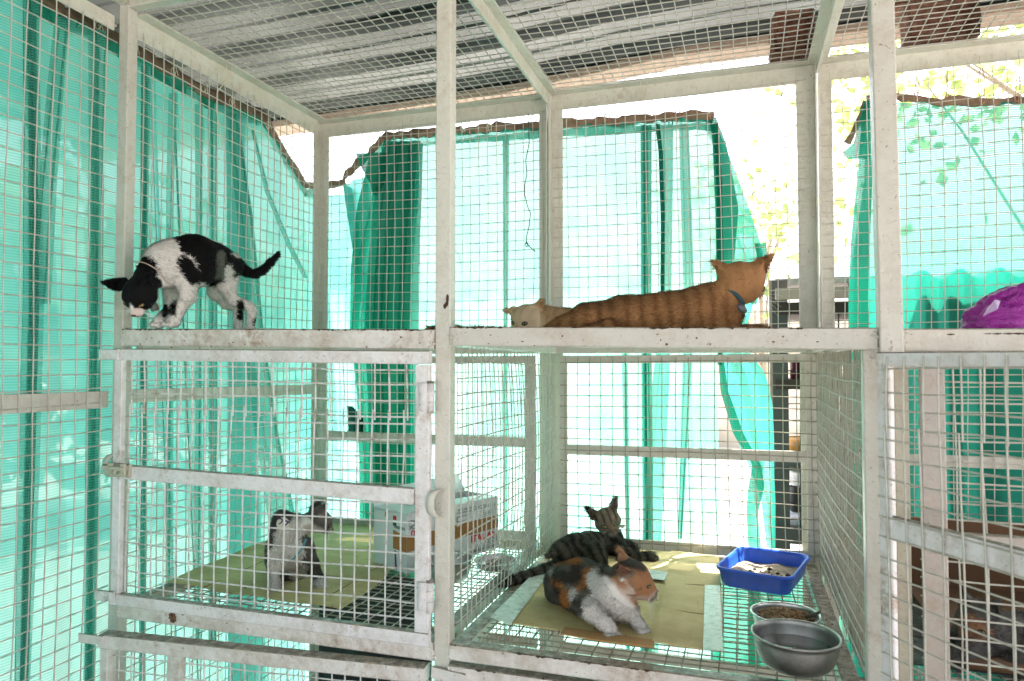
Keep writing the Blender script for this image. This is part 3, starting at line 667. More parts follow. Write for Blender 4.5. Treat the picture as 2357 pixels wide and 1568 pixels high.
def field(P, prims):
    D = None
    for pr in prims:
        k = pr[-1]
        if pr[0] == 'c':
            _, a, b, ra, rb, _k = pr; a, b = V3(a), V3(b); ba = b-a; L2 = max(np.dot(ba, ba), 1e-12)
            t = np.clip(((P-a) @ ba)/L2, 0, 1); d = np.linalg.norm(P-a-t[..., None]*ba, axis=-1) - (ra+(rb-ra)*t)
        elif pr[0] == 'e':
            _, c, rad, A, _k = pr; q = (P-V3(c)) @ A; rad = V3(rad)       # A columns are the axes
            k0 = np.linalg.norm(q/rad, axis=-1); k1 = np.linalg.norm(q/rad**2, axis=-1); d = k0*(k0-1)/np.maximum(k1, 1e-9)
        else:
            _, a, b, c, th, _k = pr; a, b, c = V3(a), V3(b), V3(c); n = nrm(np.cross(b-a, c-a))
            def seg(p, q):
                e = q-p; t = np.clip(((P-p) @ e)/np.dot(e, e), 0, 1); return np.linalg.norm(P-p-t[..., None]*e, axis=-1)
            e_ = np.minimum(np.minimum(seg(a, b), seg(b, c)), seg(c, a))
            ins = (((P-a) @ np.cross(n, b-a)) > 0) & (((P-b) @ np.cross(n, c-b)) > 0) & (((P-c) @ np.cross(n, a-c)) > 0)
            d = np.where(ins, np.abs((P-a) @ n), e_) - th
        if D is None: D = d; continue
        if k <= 0: D = np.minimum(D, d); continue
        hh = np.clip(.5+.5*(D-d)/k, 0, 1); D = D*(1-hh)+d*hh - k*hh*(1-hh)
    return D
def noise3(P, f, seed=0):
    r_ = np.random.RandomState(seed); o = 0
    for i in range(6):
        w_ = r_.randn(3)*f*(1+.5*i); o = o + np.sin(P @ w_ + r_.rand()*6.28)/(1+.5*i)
    return o/2.6
def make_fur_mat():
    m = mat('fur', (.5, .5, .5), .75, 0, .12); a = N(m, 'ShaderNodeVertexColor', layer_name='Col')
    L(m, a.outputs[0], bsdf(m).inputs['Base Color'])
    bsdf(m).inputs['Sheen Weight'].default_value = .02; bsdf(m).inputs['Sheen Roughness'].default_value = .5
    return m
M['fur'] = make_fur_mat()
M['eye_y'] = mat('amber_eye', (.42, .24, .03), .12, coat=1); M['eye_g'] = mat('green_eye', (.15, .16, .055), .12, coat=1)
M['black'] = mat('black_gloss', (.006, .006, .006), .15); M['nose_pink'] = mat('pink_nose', (.45, .20, .17), .5); M['nose_dark'] = mat('dark_nose', (.10, .05, .045), .45)
M['whisker'] = mat('whisker', (.8, .8, .78), .5)
SURF = {}
def build_cat(label, prims, colf, flow, loc=None, vox=.0031, nf=26000, hl=.010, seed=1, group=None, name='cat', thin=None):
    pts = []
    for p in prims:
        if p[0] == 'c': pts += [(V3(p[1]), p[3]), (V3(p[2]), p[4])]
        elif p[0] == 'e': pts.append((V3(p[1]), max(p[2])))
        else: pts += [(V3(q), p[4]) for q in p[1:4]]
    lo = np.min([q-r_ for q, r_ in pts], 0)-.012; hi = np.max([q+r_ for q, r_ in pts], 0)+.012
    n = np.ceil((hi-lo)/vox).astype(int)+1
    G = np.stack(np.meshgrid(*[lo[i]+np.arange(n[i])*vox for i in range(3)], indexing='ij'), -1)
    D = field(G.reshape(-1, 3), prims).reshape(n)
    D += (.0014*noise3(G.reshape(-1, 3), 55, seed) + .0007*noise3(G.reshape(-1, 3), 170, seed+3)).reshape(n)
    P, F = surface_nets(D, lo, vox)
    # normals
    fn = np.cross(P[F[:, 2]]-P[F[:, 0]], P[F[:, 3]]-P[F[:, 1]]); ar = np.linalg.norm(fn, axis=1)*.5
    vn = np.zeros_like(P)
    for k in range(4): np.add.at(vn, F[:, k], fn)
    vn /= np.linalg.norm(vn, axis=1)[:, None]+1e-12
    r_ = np.random.RandomState(seed)
    col = np.clip(colf(P, vn), 0, 1)
    fi = r_.choice(len(F), nf, p=ar/ar.sum()); w_ = r_.dirichlet((1, 1, 1, 1), nf)
    root = (P[F[fi]]*w_[..., None]).sum(1); nr = (vn[F[fi]]*w_[..., None]).sum(1); nr /= np.linalg.norm(nr, axis=1)[:, None]
    fl = np.array([flow(q) for q in root]) if False else np.tile(nrm(flow), (nf, 1))
    fl = fl + .45*r_.randn(nf, 3); tg = fl - nr*(fl*nr).sum(1)[:, None]; tg /= np.linalg.norm(tg, axis=1)[:, None]+1e-9
    ln = hl*1.35*(.5+.85*r_.rand(nf)); 
    if thin is not None: ln = ln*thin(root)
    d1 = nr*.45+tg*.9; d1 /= np.linalg.norm(d1, axis=1)[:, None]
    side = np.cross(d1, nr); side /= np.linalg.norm(side, axis=1)[:, None]+1e-9; wd = (.0005+.0006*r_.rand(nf))[:, None]
    base = root - nr*.001; tip = base + (d1*ln[:, None]) - nr*(ln*.12)[:, None]; midp = base + (nr*.55+tg*.55)*(ln*.55)[:, None]
    hv = np.stack([base-side*wd, base+side*wd, midp+side*wd*.8, midp-side*wd*.8, tip], 1).reshape(-1, 3)
    hc = np.clip(np.clip(colf(root + r_.randn(nf, 3)*.0022, nr), 0, 1)*(.74+.48*r_.rand(nf))[:, None], 0, 1); nP = len(P)
    verts = np.concatenate([P, hv]); b0 = nP+5*np.arange(nf)
    faces = F.tolist() + np.stack([b0, b0+1, b0+2, b0+3], 1).tolist() + np.stack([b0+3, b0+2, b0+4], 1).tolist()
    me = bpy.data.meshes.new(name); me.from_pydata(verts.tolist(), [], faces); me.update(); me.materials.append(M['fur'])
    ca = me.color_attributes.new('Col', 'FLOAT_COLOR', 'POINT'); cc = np.ones((len(verts), 4)); cc[:nP, :3] = col; cc[nP:, :3] = np.repeat(hc, 5, 0)
    ca.data.foreach_set('color', cc.ravel())
    me.polygons.foreach_set('use_smooth', [True]*len(me.polygons))
    vnn = np.concatenate([vn, np.repeat(nrm2(nr*.8+tg*.35+r_.randn(nf, 3)*.28), 5, 0)])
    me.normals_split_custom_set_from_vertices(vnn.tolist())
    cen = P.mean(0); base_z = P[:, 2].min()
    root_o = thing(name, (cen[0], cen[1], base_z), label, 'cat', group)
    b = link('body', me, root_o)
    from mathutils.bvhtree import BVHTree
    tr_ = BVHTree.FromPolygons([tuple(q) for q in P], [tuple(q) for q in F.tolist()])
    def hit(o, d):
        h = tr_.ray_cast(Vector(o), Vector(d).normalized(), 1.0); return None if h[0] is None else V3(h[0])
    SURF[root_o.name] = hit
    return root_o
def nrm2(a): return a/(np.linalg.norm(a, axis=1)[:, None]+1e-9)
def cdir(r, u, t): return nrm(RGT*r + UPV*u - FWD*t)
def frame(f, u):
    f = nrm(f); u = nrm(V3(u)-f*np.dot(f, u)); l = np.cross(u, f); return f, l, u
def head(C, f, u, s, ears=None, k=.010, muz=1.0, en=True, mr=1.0):
    f, l, u = frame(f, u); C = V3(C); H = lambda a, b, c: C + (f*a+l*b+u*c)*s; A = np.stack([f, l, u], 1)
    pr = [('e', C, (1.02*s, .95*s, .88*s), A, k)]
    for sg in (-1, 1):
        pr += [('c', H(.15, .48*sg, -.22), H(.45, .40*sg, -.30), .50*s, .42*s, k), ('c', H(.82, .17*sg, -.40), H(.98*muz, .17*sg, -.42), .34*mr*s, .25*mr*s, k*.5),
               ('c', H(.50, .42*sg, .28), H(.62, .30*sg, .24), .26*s, .24*s, k*.6)]
    pr += [('c', H(.55, 0, .18), H(1.08*muz, 0, -.20), .40*mr*s, .20*mr*s, k*.6), ('c', H(.70, 0, -.62), H(.92*muz, 0, -.66), .24*s, .17*s, k*.5)]
    if ears is None:
        ears = [(H(.15, .22*sg, .80), H(-.10, .86*sg, .38), H(-.05, .88*sg, 1.62), H(-.42, .55*sg, .62)) for sg in (-1, 1)]
    for e in ears:
        a, b, t, m_ = [V3(q) for q in e]
        pr += [('t', a, m_, t, .0024, k*.5), ('t', m_, b, t, .0024, .0015), ('c', a*.5+m_*.5, b*.5+m_*.5, .2*s, .2*s, k*.8)]
    return pr, (C, f, l, u, s, muz)
def face(root, hd, eye='eye_y', nose='nose_pink', slit=.35, eyes=(1, -1), lid=0.0, wh=6, eo=(.84, .43, .06), er=.165, whisk=True):
    surf = SURF.get(root.name)
    C, f, l, u, s, muz = hd; H = lambda a, b, c: C + (f*a+l*b+u*c)*s
    A = np.stack([f, l, u], 1)
    def ball(name, c, rad, m, ax=A):
        mb = MB(); n = 14; vs_ = []; 
        for i in range(n//2+1):
            th = math.pi*i/(n//2)
            for j in range(n):
                ph = 2*math.pi*j/n; q = V3((math.sin(th)*math.cos(ph)*rad[0], math.sin(th)*math.sin(ph)*rad[1], math.cos(th)*rad[2])); vs_.append(V3(c)+ax @ q)
        mb.add(vs_, [(i*n+j, (i+1)*n+j, (i+1)*n+(j+1) % n, i*n+(j+1) % n) for i in range(n//2) for j in range(n)])
        return mb.build(name, M[m], root, True)
    for sg in eyes:
        n_ = nrm(f*.82+l*.50*sg+u*.05); Af = np.stack([n_, nrm(np.cross(u, n_)), np.cross(n_, nrm(np.cross(u, n_)))], 1)
        c = H(eo[0], eo[1]*sg, eo[2])
        if surf is not None:
            o_, d_ = H(1.9, eo[1]*sg*1.35, eo[2]), None; d_ = c-o_; hit = surf(o_, d_)
            if hit is not None: c = hit - nrm(f*.8+l*.4*sg)*er*.40*s
        ball('eye', c, (er*s, er*1.15*s, er*(.95-lid)*s), eye, Af)
        ball('pupil', c+n_*er*.62*s, (er*.42*s, er*slit*1.0*s, er*(.78-lid)*s), 'black', Af)
        # dark lid rim
        mb = MB(); pts = [c + Af @ V3((er*.55*s, math.cos(a)*er*1.12*s, math.sin(a)*er*(.92-lid)*s)) for a in np.linspace(0, 2*math.pi, 19)]
        mb.tube(pts, .0011, 6); mb.build('eyelid', M['black'], root, True)
    nc = H(1.22*muz, 0, -.22)
    if surf is not None:
        h_ = surf(H(2.5, 0, -.22), -f); nc = nc if h_ is None else h_ - f*.02*s
    ball('nose', nc, (.09*s, .15*s, .10*s), nose)
    mb = MB(); mb.tube([H(1.24*muz, 0, -.30), H(1.22*muz, 0, -.40), H(1.16*muz, .10, -.50), H(1.02*muz, .26, -.52)], .0007, 5)
    mb.build('mouth', M['nose_dark'], root); mb = MB(); mb.tube([H(1.22*muz, 0, -.40), H(1.16*muz, -.10, -.50), H(1.02*muz, -.26, -.52)], .0007, 5); mb.build('mouth', M['nose_dark'], root)
    if whisk:
        for sg in (-1, 1):
            for i in range(wh):
                a = (i/(wh-1)-.5); p0 = H(1.05, .30*sg, -.38+.12*a)
                pts = [p0 + (l*sg*1.0+f*.25+u*(a*.9-.05))*t*s*(1.5) - u*(t*t*.35*s) for t in np.linspace(0, 1, 6)]
                MBt = MB(); MBt.tube(pts, list(np.linspace(.00035, .00012, 6)), 4); MBt.build('whisker', M['whisker'], root)
def blend(col, d, c, soft=.003):
    """paint colour c where d<0"""
    w_ = np.clip(.5-d/soft, 0, 1)[:, None]; return col*(1-w_)+np.array(c)*w_
def cap(P, a, b, r, nz=0, seed=0, f=70):
    a, b = V3(a), V3(b); ba = b-a; t = np.clip(((P-a) @ ba)/max(np.dot(ba, ba), 1e-9), 0, 1)
    d = np.linalg.norm(P-a-t[:, None]*ba, axis=1)-r
    return d + (nz*noise3(P, f, seed) if nz else 0)
def side_cap(P, a, b, r, nz=0, seed=0, f=70):
    """like cap, but measured on the flank: the depth through the body is ignored"""
    a, b = V3(a), V3(b); ax = nrm((a+b)/2-EYE); pj = lambda q: q-np.multiply.outer(q @ ax, ax)
    return cap(pj(P), pj(a), pj(b), r, 0) + (nz*noise3(P, f, seed) if nz else 0)
def toes(pr, c, fw, r, n=4):
    """four toes along the front of a paw"""
    c, fw = V3(c), nrm(fw); sd = nrm(np.cross(fw, (0, 0, 1)))
    for i in range(n):
        a = (i-(n-1)/2)/((n-1)/2); p = c + fw*r*(.80-.20*a*a) + sd*a*r*.78 + V3((0, 0, -r*.25))
        pr.append(('c', p-fw*r*.25, p+fw*r*.30, r*.30, r*.37, .0006))
BLK, WHT = (.0045, .0045, .005), (.80, .77, .73)

# ============ black and white cat stepping along the shelf
def q1(x, y, d): return aD(201.4+x*.2075, 506.4+y*.2075, d)
m1 = .2075*1.85/1640
pr = [('c', q1(900, 520, 1.80), q1(1180, 460, 1.84), 235*m1, 272*m1, 0), ('c', q1(1180, 460, 1.84), q1(1400, 475, 1.90), 272*m1, 205*m1, .02),
      ('c', q1(1400, 475, 1.90), q1(1560, 500, 1.95), 205*m1, 150*m1, .02),
      ('c', q1(820, 400, 1.79), q1(900, 330, 1.80), 110*m1, 90*m1, .03),
      ('c', q1(860, 480, 1.79), q1(670, 640, 1.745), 190*m1, 140*m1, .02)]
SHB = 1.4365
# front legs
f1, f2 = q1(925, 1135, 1.795), q1(790, 1140, 1.80)
pr += [('c', q1(1110, 640, 1.80), q1(1110, 840, 1.795), 115*m1, 82*m1, .018), ('c', q1(1110, 840, 1.795), q1(1000, 1030, 1.80), 76*m1, 50*m1, .008), ('c', q1(1000, 1030, 1.80), q1(955, 1120, 1.795), 48*m1, 56*m1, .006),
       ('c', q1(950, 1125, 1.795), f1, 58*m1, 52*m1, .006),
       ('c', q1(930, 680, 1.86), q1(920, 850, 1.86), 90*m1, 70*m1, .018), ('c', q1(920, 850, 1.86), q1(895, 1010, 1.84), 62*m1, 50*m1, .008), ('c', q1(895, 1010, 1.84), f2, 50*m1, 56*m1, .006)]
toes(pr, f1, cdir(-.25, -.15, .95), 62*m1); toes(pr, f2, cdir(-.4, -.15, .9), 58*m1)
# hind legs
pr += [('c', q1(1590, 520, 1.94), q1(1545, 740, 1.93), 125*m1, 92*m1, .02), ('c', q1(1545, 740, 1.93), q1(1600, 880, 1.95), 86*m1, 62*m1, .012), ('c', q1(1600, 880, 1.95), q1(1790, 965, 1.98), 66*m1, 52*m1, .01), ('c', q1(1790, 965, 1.98), q1(1825, 1010, 1.98), 52*m1, 46*m1, .006),
       ('c', q1(1825, 1010, 1.98), q1(1800, 1270, 1.96), 44*m1, 42*m1, .006), ('c', q1(1800, 1275, 1.96), q1(1740, 1300, 1.90), 48*m1, 44*m1, .006),
       ('c', q1(1480, 560, 2.0), q1(1430, 800, 2.0), 130*m1, 92*m1, .02), ('c', q1(1430, 800, 2.0), q1(1540, 930, 2.02), 85*m1, 62*m1, .01), ('c', q1(1540, 930, 2.02), q1(1660, 960, 2.03), 62*m1, 48*m1, .008),
       ('c', q1(1660, 960, 2.03), q1(1672, 1270, 2.01), 52*m1, 44*m1, .006), ('c', q1(1672, 1275, 2.01), q1(1600, 1300, 1.95), 48*m1, 44*m1, .006)]
tl_ = [(1590, 440, 1.97, 58), (1680, 500, 1.99, 56), (1760, 575, 2.0, 54), (1850, 600, 2.0, 52), (1940, 560, 2.01, 48), (2030, 465, 2.02, 40), (2115, 375, 2.03, 24)]
for a, b in zip(tl_[:-1], tl_[1:]): pr.append(('c', q1(*a[:3]), q1(*b[:3]), a[3]*m1, b[3]*m1, .006))
ears = [(q1(440, 640, 1.735), q1(335, 790, 1.735), q1(140, 685, 1.74), q1(400, 720, 1.77)),
        (q1(590, 720, 1.70), q1(735, 710, 1.72), q1(655, 590, 1.69), q1(680, 760, 1.76))]
hp_, hd1 = head(q1(575, 810, 1.735), cdir(-.12, -.92, .42), cdir(-.05, .42, .9), .0405, ears, .010, 1.15)
pr += hp_
def col1(P, n_):
    c = np.tile(WHT, (len(P), 1)) * (1+.06*noise3(P, 90, 5))[:, None]
    pink = np.clip(noise3(P, 25, 8)-.5, 0, 1)[:, None]; c = c*(1-pink*.4)+np.array((.55, .40, .34))*pink*.4
    K = lambda a, b, r, nz=.005: side_cap(P, q1(*a), q1(*b), r*m1, nz, 3, 60)
    for a, b, r in (((1180, 230, 1.80), (1420, 400, 1.83), 165), ((1370, 480, 1.80), (1370, 640, 1.82), 110), ((1290, 360, 1.76), (1350, 500, 1.78), 125), ((1080, 470, 1.70), (1190, 650, 1.73), 78), ((1000, 160, 1.80), (1130, 200, 1.82), 80),
                    ((1400, 270, 1.9), (1540, 330, 1.94), 60)):
        c = blend(c, K(a, b, r), BLK)
    c = blend(c, K((1480, 380, 1.86), (1470, 620, 1.87), 45), (.14, .14, .12))
    for a, b, r in (((1600, 400, 1.97), (2130, 360, 2.0), 1),): pass
    for a, b in zip(tl_[:-1], tl_[1:]): c = blend(c, K(a[:3], b[:3], 85 if a is not tl_[0] else 60, .002), BLK)
    for a, b, r in (((1690, 930, 2.0), (1690, 1080, 1.98), 46), ((1850, 1090, 1.95), (1845, 1150, 1.95), 26), ((860, 960, 1.84), (850, 1050, 1.83), 30), ((950, 930, 1.82), (940, 1030, 1.82), 34), ((1660, 560, 1.95), (1640, 620, 1.93), 30)):
        c = blend(c, K(a, b, r, .002), BLK)
    C, f, l, u, s, mz = hd1; H = lambda a, b, e: C+(f*a+l*b+u*e)*s
    c = blend(c, cap(P, H(-.3, 0, .1), H(.2, 0, .3), 1.25*s, .002, 2), BLK)
    c = blend(c, cap(P, q1(620, 590, 1.735), q1(690, 560, 1.755), 150*m1, .002, 2), BLK)
    for e in ears: c = blend(c, cap(P, V3(e[0])*.5+V3(e[1])*.5, e[2], .022), BLK)
    c = blend(c, cap(P, H(.55, 0, .55), H(1.1, 0, .1), .10*s, .001, 2), WHT)
    c = blend(c, cap(P, H(1.0, 0, -.45), H(1.25, 0, -.35), .50*s, .0012, 2), (.66, .55, .52))
    return c
cat1 = build_cat('thin black and white cat walking along the shelf edge with its head lowered', pr, col1, cdir(.9, -.5, 0), nf=38000, hl=.0072, seed=11,
                 thin=lambda q: np.where(np.linalg.norm(q-hd1[0], axis=1) < .062, .24, 1.0))
face(cat1, hd1, 'eye_y', 'nose_dark', .3, lid=.25, eo=(.70, .46, .12))
mb = MB(); C0, f0 = q1(700, 590, 1.75), nrm(q1(575, 810, 1.735)-q1(860, 480, 1.79)); _, l0, u0 = frame(f0, (0, 0, 1))
mb.tube([C0 + (l0*math.cos(a)+u0*math.sin(a))*.0385 for a in np.linspace(0, 6.283, 25)], .0013, 6); mb.build('collar', mat('thin_pale_collar', (.55, .42, .36), .5), cat1, True)
mb = MB(); t0 = q1(755, 1000, 1.75)
mb.tube([t0+cdir(-.25, .5, 0)*.016, t0+cdir(.2, -.45, 0)*.0], [.010, .0095], 18); mb.tube([q1(640, 880, 1.735), q1(715, 935, 1.73)], .0012, 6)
mb.build('collar_tag', mat('dark_round_tag', (.10, .11, .09), .4), cat1)

# ============ big ginger cat lying along the shelf with its back to us
def q2(x, y, d): return aD(1007+x*.3418, 563.9+y*.3418, d)
m2 = .3418*1.62/1640
vv = lambda x, y, d: aD(x, y, d)
mv = 1.64/1640
pr = [('c', vv(1255, 764, 1.70), vv(1305, 752, 1.68), 11*mv, 25*mv, 0), ('c', vv(1305, 752, 1.68), vv(1352, 739, 1.66), 25*mv, 38*mv, .012), ('c', vv(1352, 739, 1.66), vv(1438, 729, 1.65), 38*mv, 46*mv, .015),
      ('c', vv(1438, 729, 1.65), vv(1540, 725, 1.64), 46*mv, 49*mv, .015), ('c', vv(1540, 725, 1.64), vv(1605, 718, 1.62), 49*mv, 51*mv, .015), ('c', vv(1605, 718, 1.62), vv(1668, 722, 1.62), 50*mv, 40*mv, .015),
      ('c', vv(1635, 700, 1.61), vv(1682, 668, 1.60), 42*mv, 36*mv, .02), ('c', vv(1400, 760, 1.60), vv(1330, 770, 1.62), 24*mv, 14*mv, .015),
      ('c', vv(1645, 750, 1.59), vv(1690, 762, 1.585), 22*mv, 14*mv, .012), ('c', vv(1690, 762, 1.585), vv(1745, 759, 1.59), 12*mv, 10*mv, .006), ('c', vv(1745, 759, 1.59), vv(1762, 760, 1.59), 11*mv, 10*mv, .004)]
tl2_ = [(900, 585, 1.76, 30), (700, 592, 1.78, 24), (500, 580, 1.76, 20), (300, 568, 1.70, 18), (120, 560, 1.66, 17), (-60, 560, 1.64, 15)]
for a, b in zip(tl2_[:-1], tl2_[1:]): pr.append(('c', q2(*a[:3]), q2(*b[:3]), a[3]*m2, b[3]*m2, .006))
ears = [(vv(1688, 611, 1.60), vv(1655, 640, 1.61), vv(1640, 599, 1.60), vv(1674, 632, 1.58)), (vv(1716, 612, 1.60), vv(1754, 646, 1.61), vv(1777, 587, 1.595), vv(1734, 632, 1.575))]
hp_, hd2 = head(vv(1704, 650, 1.60), cdir(.78, -.30, -.55), cdir(.1, 1, -.05), .0415, ears, .012, .88, True, 1.2)
pr += hp_ + [('c', vv(1702, 636, 1.60), vv(1728, 640, 1.60), 33*mv, 31*mv, .012), ('c', vv(1730, 664, 1.60), vv(1738, 670, 1.62), 22*mv, 17*mv, .012), ('c', vv(1690, 664, 1.60), vv(1716, 676, 1.60), 32*mv, 24*mv, .012)]
def col2(P, n_):
    a = q2(1000, 400, 1.62); ax = nrm(q2(1900, 400, 1.6)-a); t = (P-a) @ ax
    st = np.sin(t*200 + 2.4*noise3(P, 18, 4) + (P[:, 2]-1.45)*25); st = np.clip(st*.8+.1, 0, 1)[:, None]
    c = np.array((.43, .22, .095))*(1-st*.75) + np.array((.17, .07, .028))*st*.75
    hm_ = np.clip(.5-cap(P, vv(1700, 650, 1.6), vv(1700, 650, 1.6), .055)/.02, 0, 1)[:, None]; c = c*(1-hm_*.8)+np.array((.40, .205, .09))*hm_*.8
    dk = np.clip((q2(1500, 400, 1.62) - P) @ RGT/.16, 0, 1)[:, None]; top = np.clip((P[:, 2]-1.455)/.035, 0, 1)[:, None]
    c = c*(1-.7*dk*top) + np.array((.08, .045, .028))*.7*dk*top  # upper rump darkened: its shade is painted into the coat
    fa = q2(2190, 600, 1.6); c = blend(c, cap(P, fa, q2(2130, 600, 1.6), .018, .002), (.50, .38, .27), .01)
    for i in range(24):
        t_ = i/24; k = t_*5; j = int(min(k, 4)); w_ = k-j; a_ = V3(tl2_[j][:3])*(1-w_)+V3(tl2_[j+1][:3])*w_
        if i % 2: c = blend(c, cap(P, q2(*a_), q2(*(a_+V3((20, 0, 0)))), 32*m2), (.10, .07, .05))
        elif i > 8: c = blend(c, cap(P, q2(*a_), q2(*(a_+V3((20, 0, 0)))), 30*m2), (.50, .40, .28))
    C, f, l, u, s, mz = hd2
    c = blend(c, cap(P, C+f*.9*s-u*.5*s, C+f*1.1*s-u*.6*s, .45*s, .002), (.62, .48, .33), .01)
    return c
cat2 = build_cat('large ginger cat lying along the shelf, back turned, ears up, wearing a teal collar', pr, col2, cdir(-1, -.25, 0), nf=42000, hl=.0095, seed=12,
                 thin=lambda q: np.where(np.linalg.norm(q-hd2[0], axis=1) < .062, .3, 1.0))
face(cat2, hd2, 'eye_y')
M['teal'] = mat('teal_collar', (.01, .065, .085), .6)
mb = MB(); C0 = vv(1676, 682, 1.605); f0 = nrm(cdir(.62, .70, -.1)); _, l0, u0 = frame(f0, cdir(-.7, .7, 0)); pts = [C0 + (l0*math.cos(a)*.041+u0*math.sin(a)*.040) for a in np.linspace(0, 6.283, 33)]
for o_ in (-.003, -.001, .001, .003): mb.tube([p+f0*o_ for p in pts], .0016, 6)
mb.build('collar', M['teal'], cat2, True)
mb = MB(); mb.tube([vv(1700, 700, 1.557), vv(1709, 712, 1.557), vv(1715, 718, 1.56)], [.006, .0085, .006], 10); mb.build('collar_tag', mat('dark_tag', (.10, .10, .12), .35), cat2, True)

# ============ pale ginger cat peeping from behind
m3 = .3418*1.95/1640
pr = [('c', q2(720, 490, 2.0), q2(860, 520, 2.05), 85*m3, 88*m3, 0), ('c', q2(860, 520, 2.05), q2(1050, 560, 2.1), 88*m3, 100*m3, .02), ('c', q2(700, 560, 1.98), q2(600, 600, 1.90), 50*m3, 30*m3, .015), ('c', q2(1000, 580, 2.1), q2(1180, 600, 2.12), 85*m3, 50*m3, .02)]
ears = [(q2(620, 415, 1.93), q2(705, 445, 1.96), q2(708, 364, 1.945), q2(665, 425, 1.975)), (q2(520, 425, 1.925), q2(490, 465, 1.94), q2(439, 441, 1.94), q2(505, 440, 1.97))]
hp_, hd3 = head(q2(592, 492, 1.95), cdir(-.50, -.46, .74), cdir(-.08, .95, .3), .041, ears, .010, .9)
pr += hp_
def col3(P, n_):
    st = np.clip(np.sin((P @ RGT)*170+1.5*noise3(P, 25, 2))*.7+.2, 0, 1)[:, None]
    c = np.array((.52, .36, .19))*(1-st*.6)+np.array((.34, .17, .07))*st*.6
    C, f, l, u, s, mz = hd3; H = lambda a, b, e: C+(f*a+l*b+u*e)*s
    c = blend(c, cap(P, C, C, 1.25*s), (.58, .45, .30), .01); hd_ = cap(P, C, C, 1.2*s); st2 = np.clip(np.sin(((P-C) @ l)/s*11)*.6+.1, 0, 1); top = np.clip(((P-C) @ u)/s*1.2, 0, 1)
    w_ = (np.clip(.5-hd_/.01, 0, 1)*(st2*top*.55))[:, None]; c = c*(1-w_)+np.array((.25, .17, .09))*w_
    c = blend(c, cap(P, H(1.0, 0, -.5), H(1.1, 0, -.5), .38*s, .001), (.72, .64, .56), .008)
    c = blend(c, cap(P, H(.8, 0, .1), H(1.15, 0, -.15), .13*s), (.55, .33, .22), .006)
    return c
cat3 = build_cat('pale ginger cat peeping over the shelf edge from behind the large ginger cat', pr, col3, cdir(.9, -.4, 0), nf=20000, hl=.0075, seed=13,
                 thin=lambda q: np.where(np.linalg.norm(q-hd3[0], axis=1) < .055, .24, 1.0))
face(cat3, hd3, 'eye_g', 'nose_pink', .45, lid=.15, whisk=True)

# ============ grey and white cat sitting in the left cage
def q4(x, y, d): return aD(575.4+x*.26855, 1122+y*.26855, d)
m4 = .26855*1.92/1640
pr = [('c', q4(300, 330, 1.93), q4(320, 520, 1.94), 105*m4, 150*m4, 0), ('c', q4(320, 520, 1.94), q4(340, 690, 1.99), 150*m4, 150*m4, .02), ('c', q4(260, 600, 1.99), q4(330, 740, 2.02), 120*m4, 120*m4, .02),
      ('c', q4(340, 360, 1.93), q4(520, 300, 1.94), 100*m4, 82*m4, .02), ('c', q4(270, 250, 1.95), q4(290, 330, 1.95), 48*m4, 80*m4, .02),
      ('c', q4(225, 520, 1.92), q4(215, 660, 1.90), 75*m4, 50*m4, .014), ('c', q4(215, 660, 1.90), q4(218, 830, 1.885), 46*m4, 36*m4, .006), ('c', q4(218, 830, 1.885), q4(205, 880, 1.87), 38*m4, 40*m4, .006),
      ('c', q4(450, 520, 1.92), q4(520, 640, 1.92), 90*m4, 58*m4, .015), ('c', q4(520, 640, 1.92), q4(585, 780, 1.93), 52*m4, 36*m4, .006), ('c', q4(585, 780, 1.93), q4(612, 828, 1.915), 38*m4, 38*m4, .006),
      ('c', q4(420, 700, 2.0), q4(455, 775, 1.99), 62*m4, 42*m4, .014), ('c', q4(200, 740, 2.04), q4(300, 800, 2.04), 60*m4, 50*m4, .014)]
toes(pr, q4(205, 888, 1.865), cdir(-.1, -.1, 1), 44*m4); toes(pr, q4(615, 832, 1.91), cdir(.35, -.1, .9), 42*m4)
ears = [(q4(545, 175, 1.93), q4(625, 290, 1.925), q4(655, 140, 1.93), q4(570, 250, 1.955)), (q4(520, 180, 1.99), q4(590, 165, 2.01), q4(612, 103, 1.99), q4(560, 200, 2.01))]
hp_, hd4 = head(q4(590, 285, 1.945), cdir(.86, -.42, -.18), cdir(.25, .95, -.05), .0345, ears, .010, 1.0)
pr += hp_
def col4(P, n_):
    st = np.clip(np.sin((P @ RGT)*120+(P[:, 2])*90+2*noise3(P, 30, 6))*.6+.3, 0, 1)[:, None]
    g = np.array((.13, .12, .11))*(1-st*.6)+np.array((.045, .04, .04))*st*.6
    c = g.copy(); K = lambda a, b, r, nz=.006: side_cap(P, q4(*a), q4(*b), r*m4, nz, 5, 55)
    for a, b, r in (((380, 330, 1.86), (470, 330, 1.88), 75), ((330, 420, 1.84), (340, 620, 1.86), 110), ((210, 560, 1.85), (215, 860, 1.85), 45), ((340, 640, 1.87), (400, 700, 1.9), 80), ((440, 760, 1.95), (480, 790, 1.96), 50), ((600, 820, 1.9), (640, 850, 1.9), 50)):
        c = blend(c, K(a, b, r), (.74, .71, .66))
    C, f, l, u, s, mz = hd4; H = lambda a, b, e: C+(f*a+l*b+u*e)*s
    c = blend(c, cap(P, H(.6, 0, -.6), H(1.1, 0, -.5), .45*s, .002), (.40, .33, .26), .008)
    c = blend(c, cap(P, H(-.3, -.7, -.7), H(.2, -.7, -.75), .55*s, .004), (.45, .40, .34), .008)
    c = blend(c, cap(P, V3(ears[0][0])*.3+V3(ears[0][1])*.3+V3(ears[0][2])*.4 + cdir(0, 0, 1)*.004, q4(610, 240, 1.92), .006), (.42, .28, .25), .006)
    return c
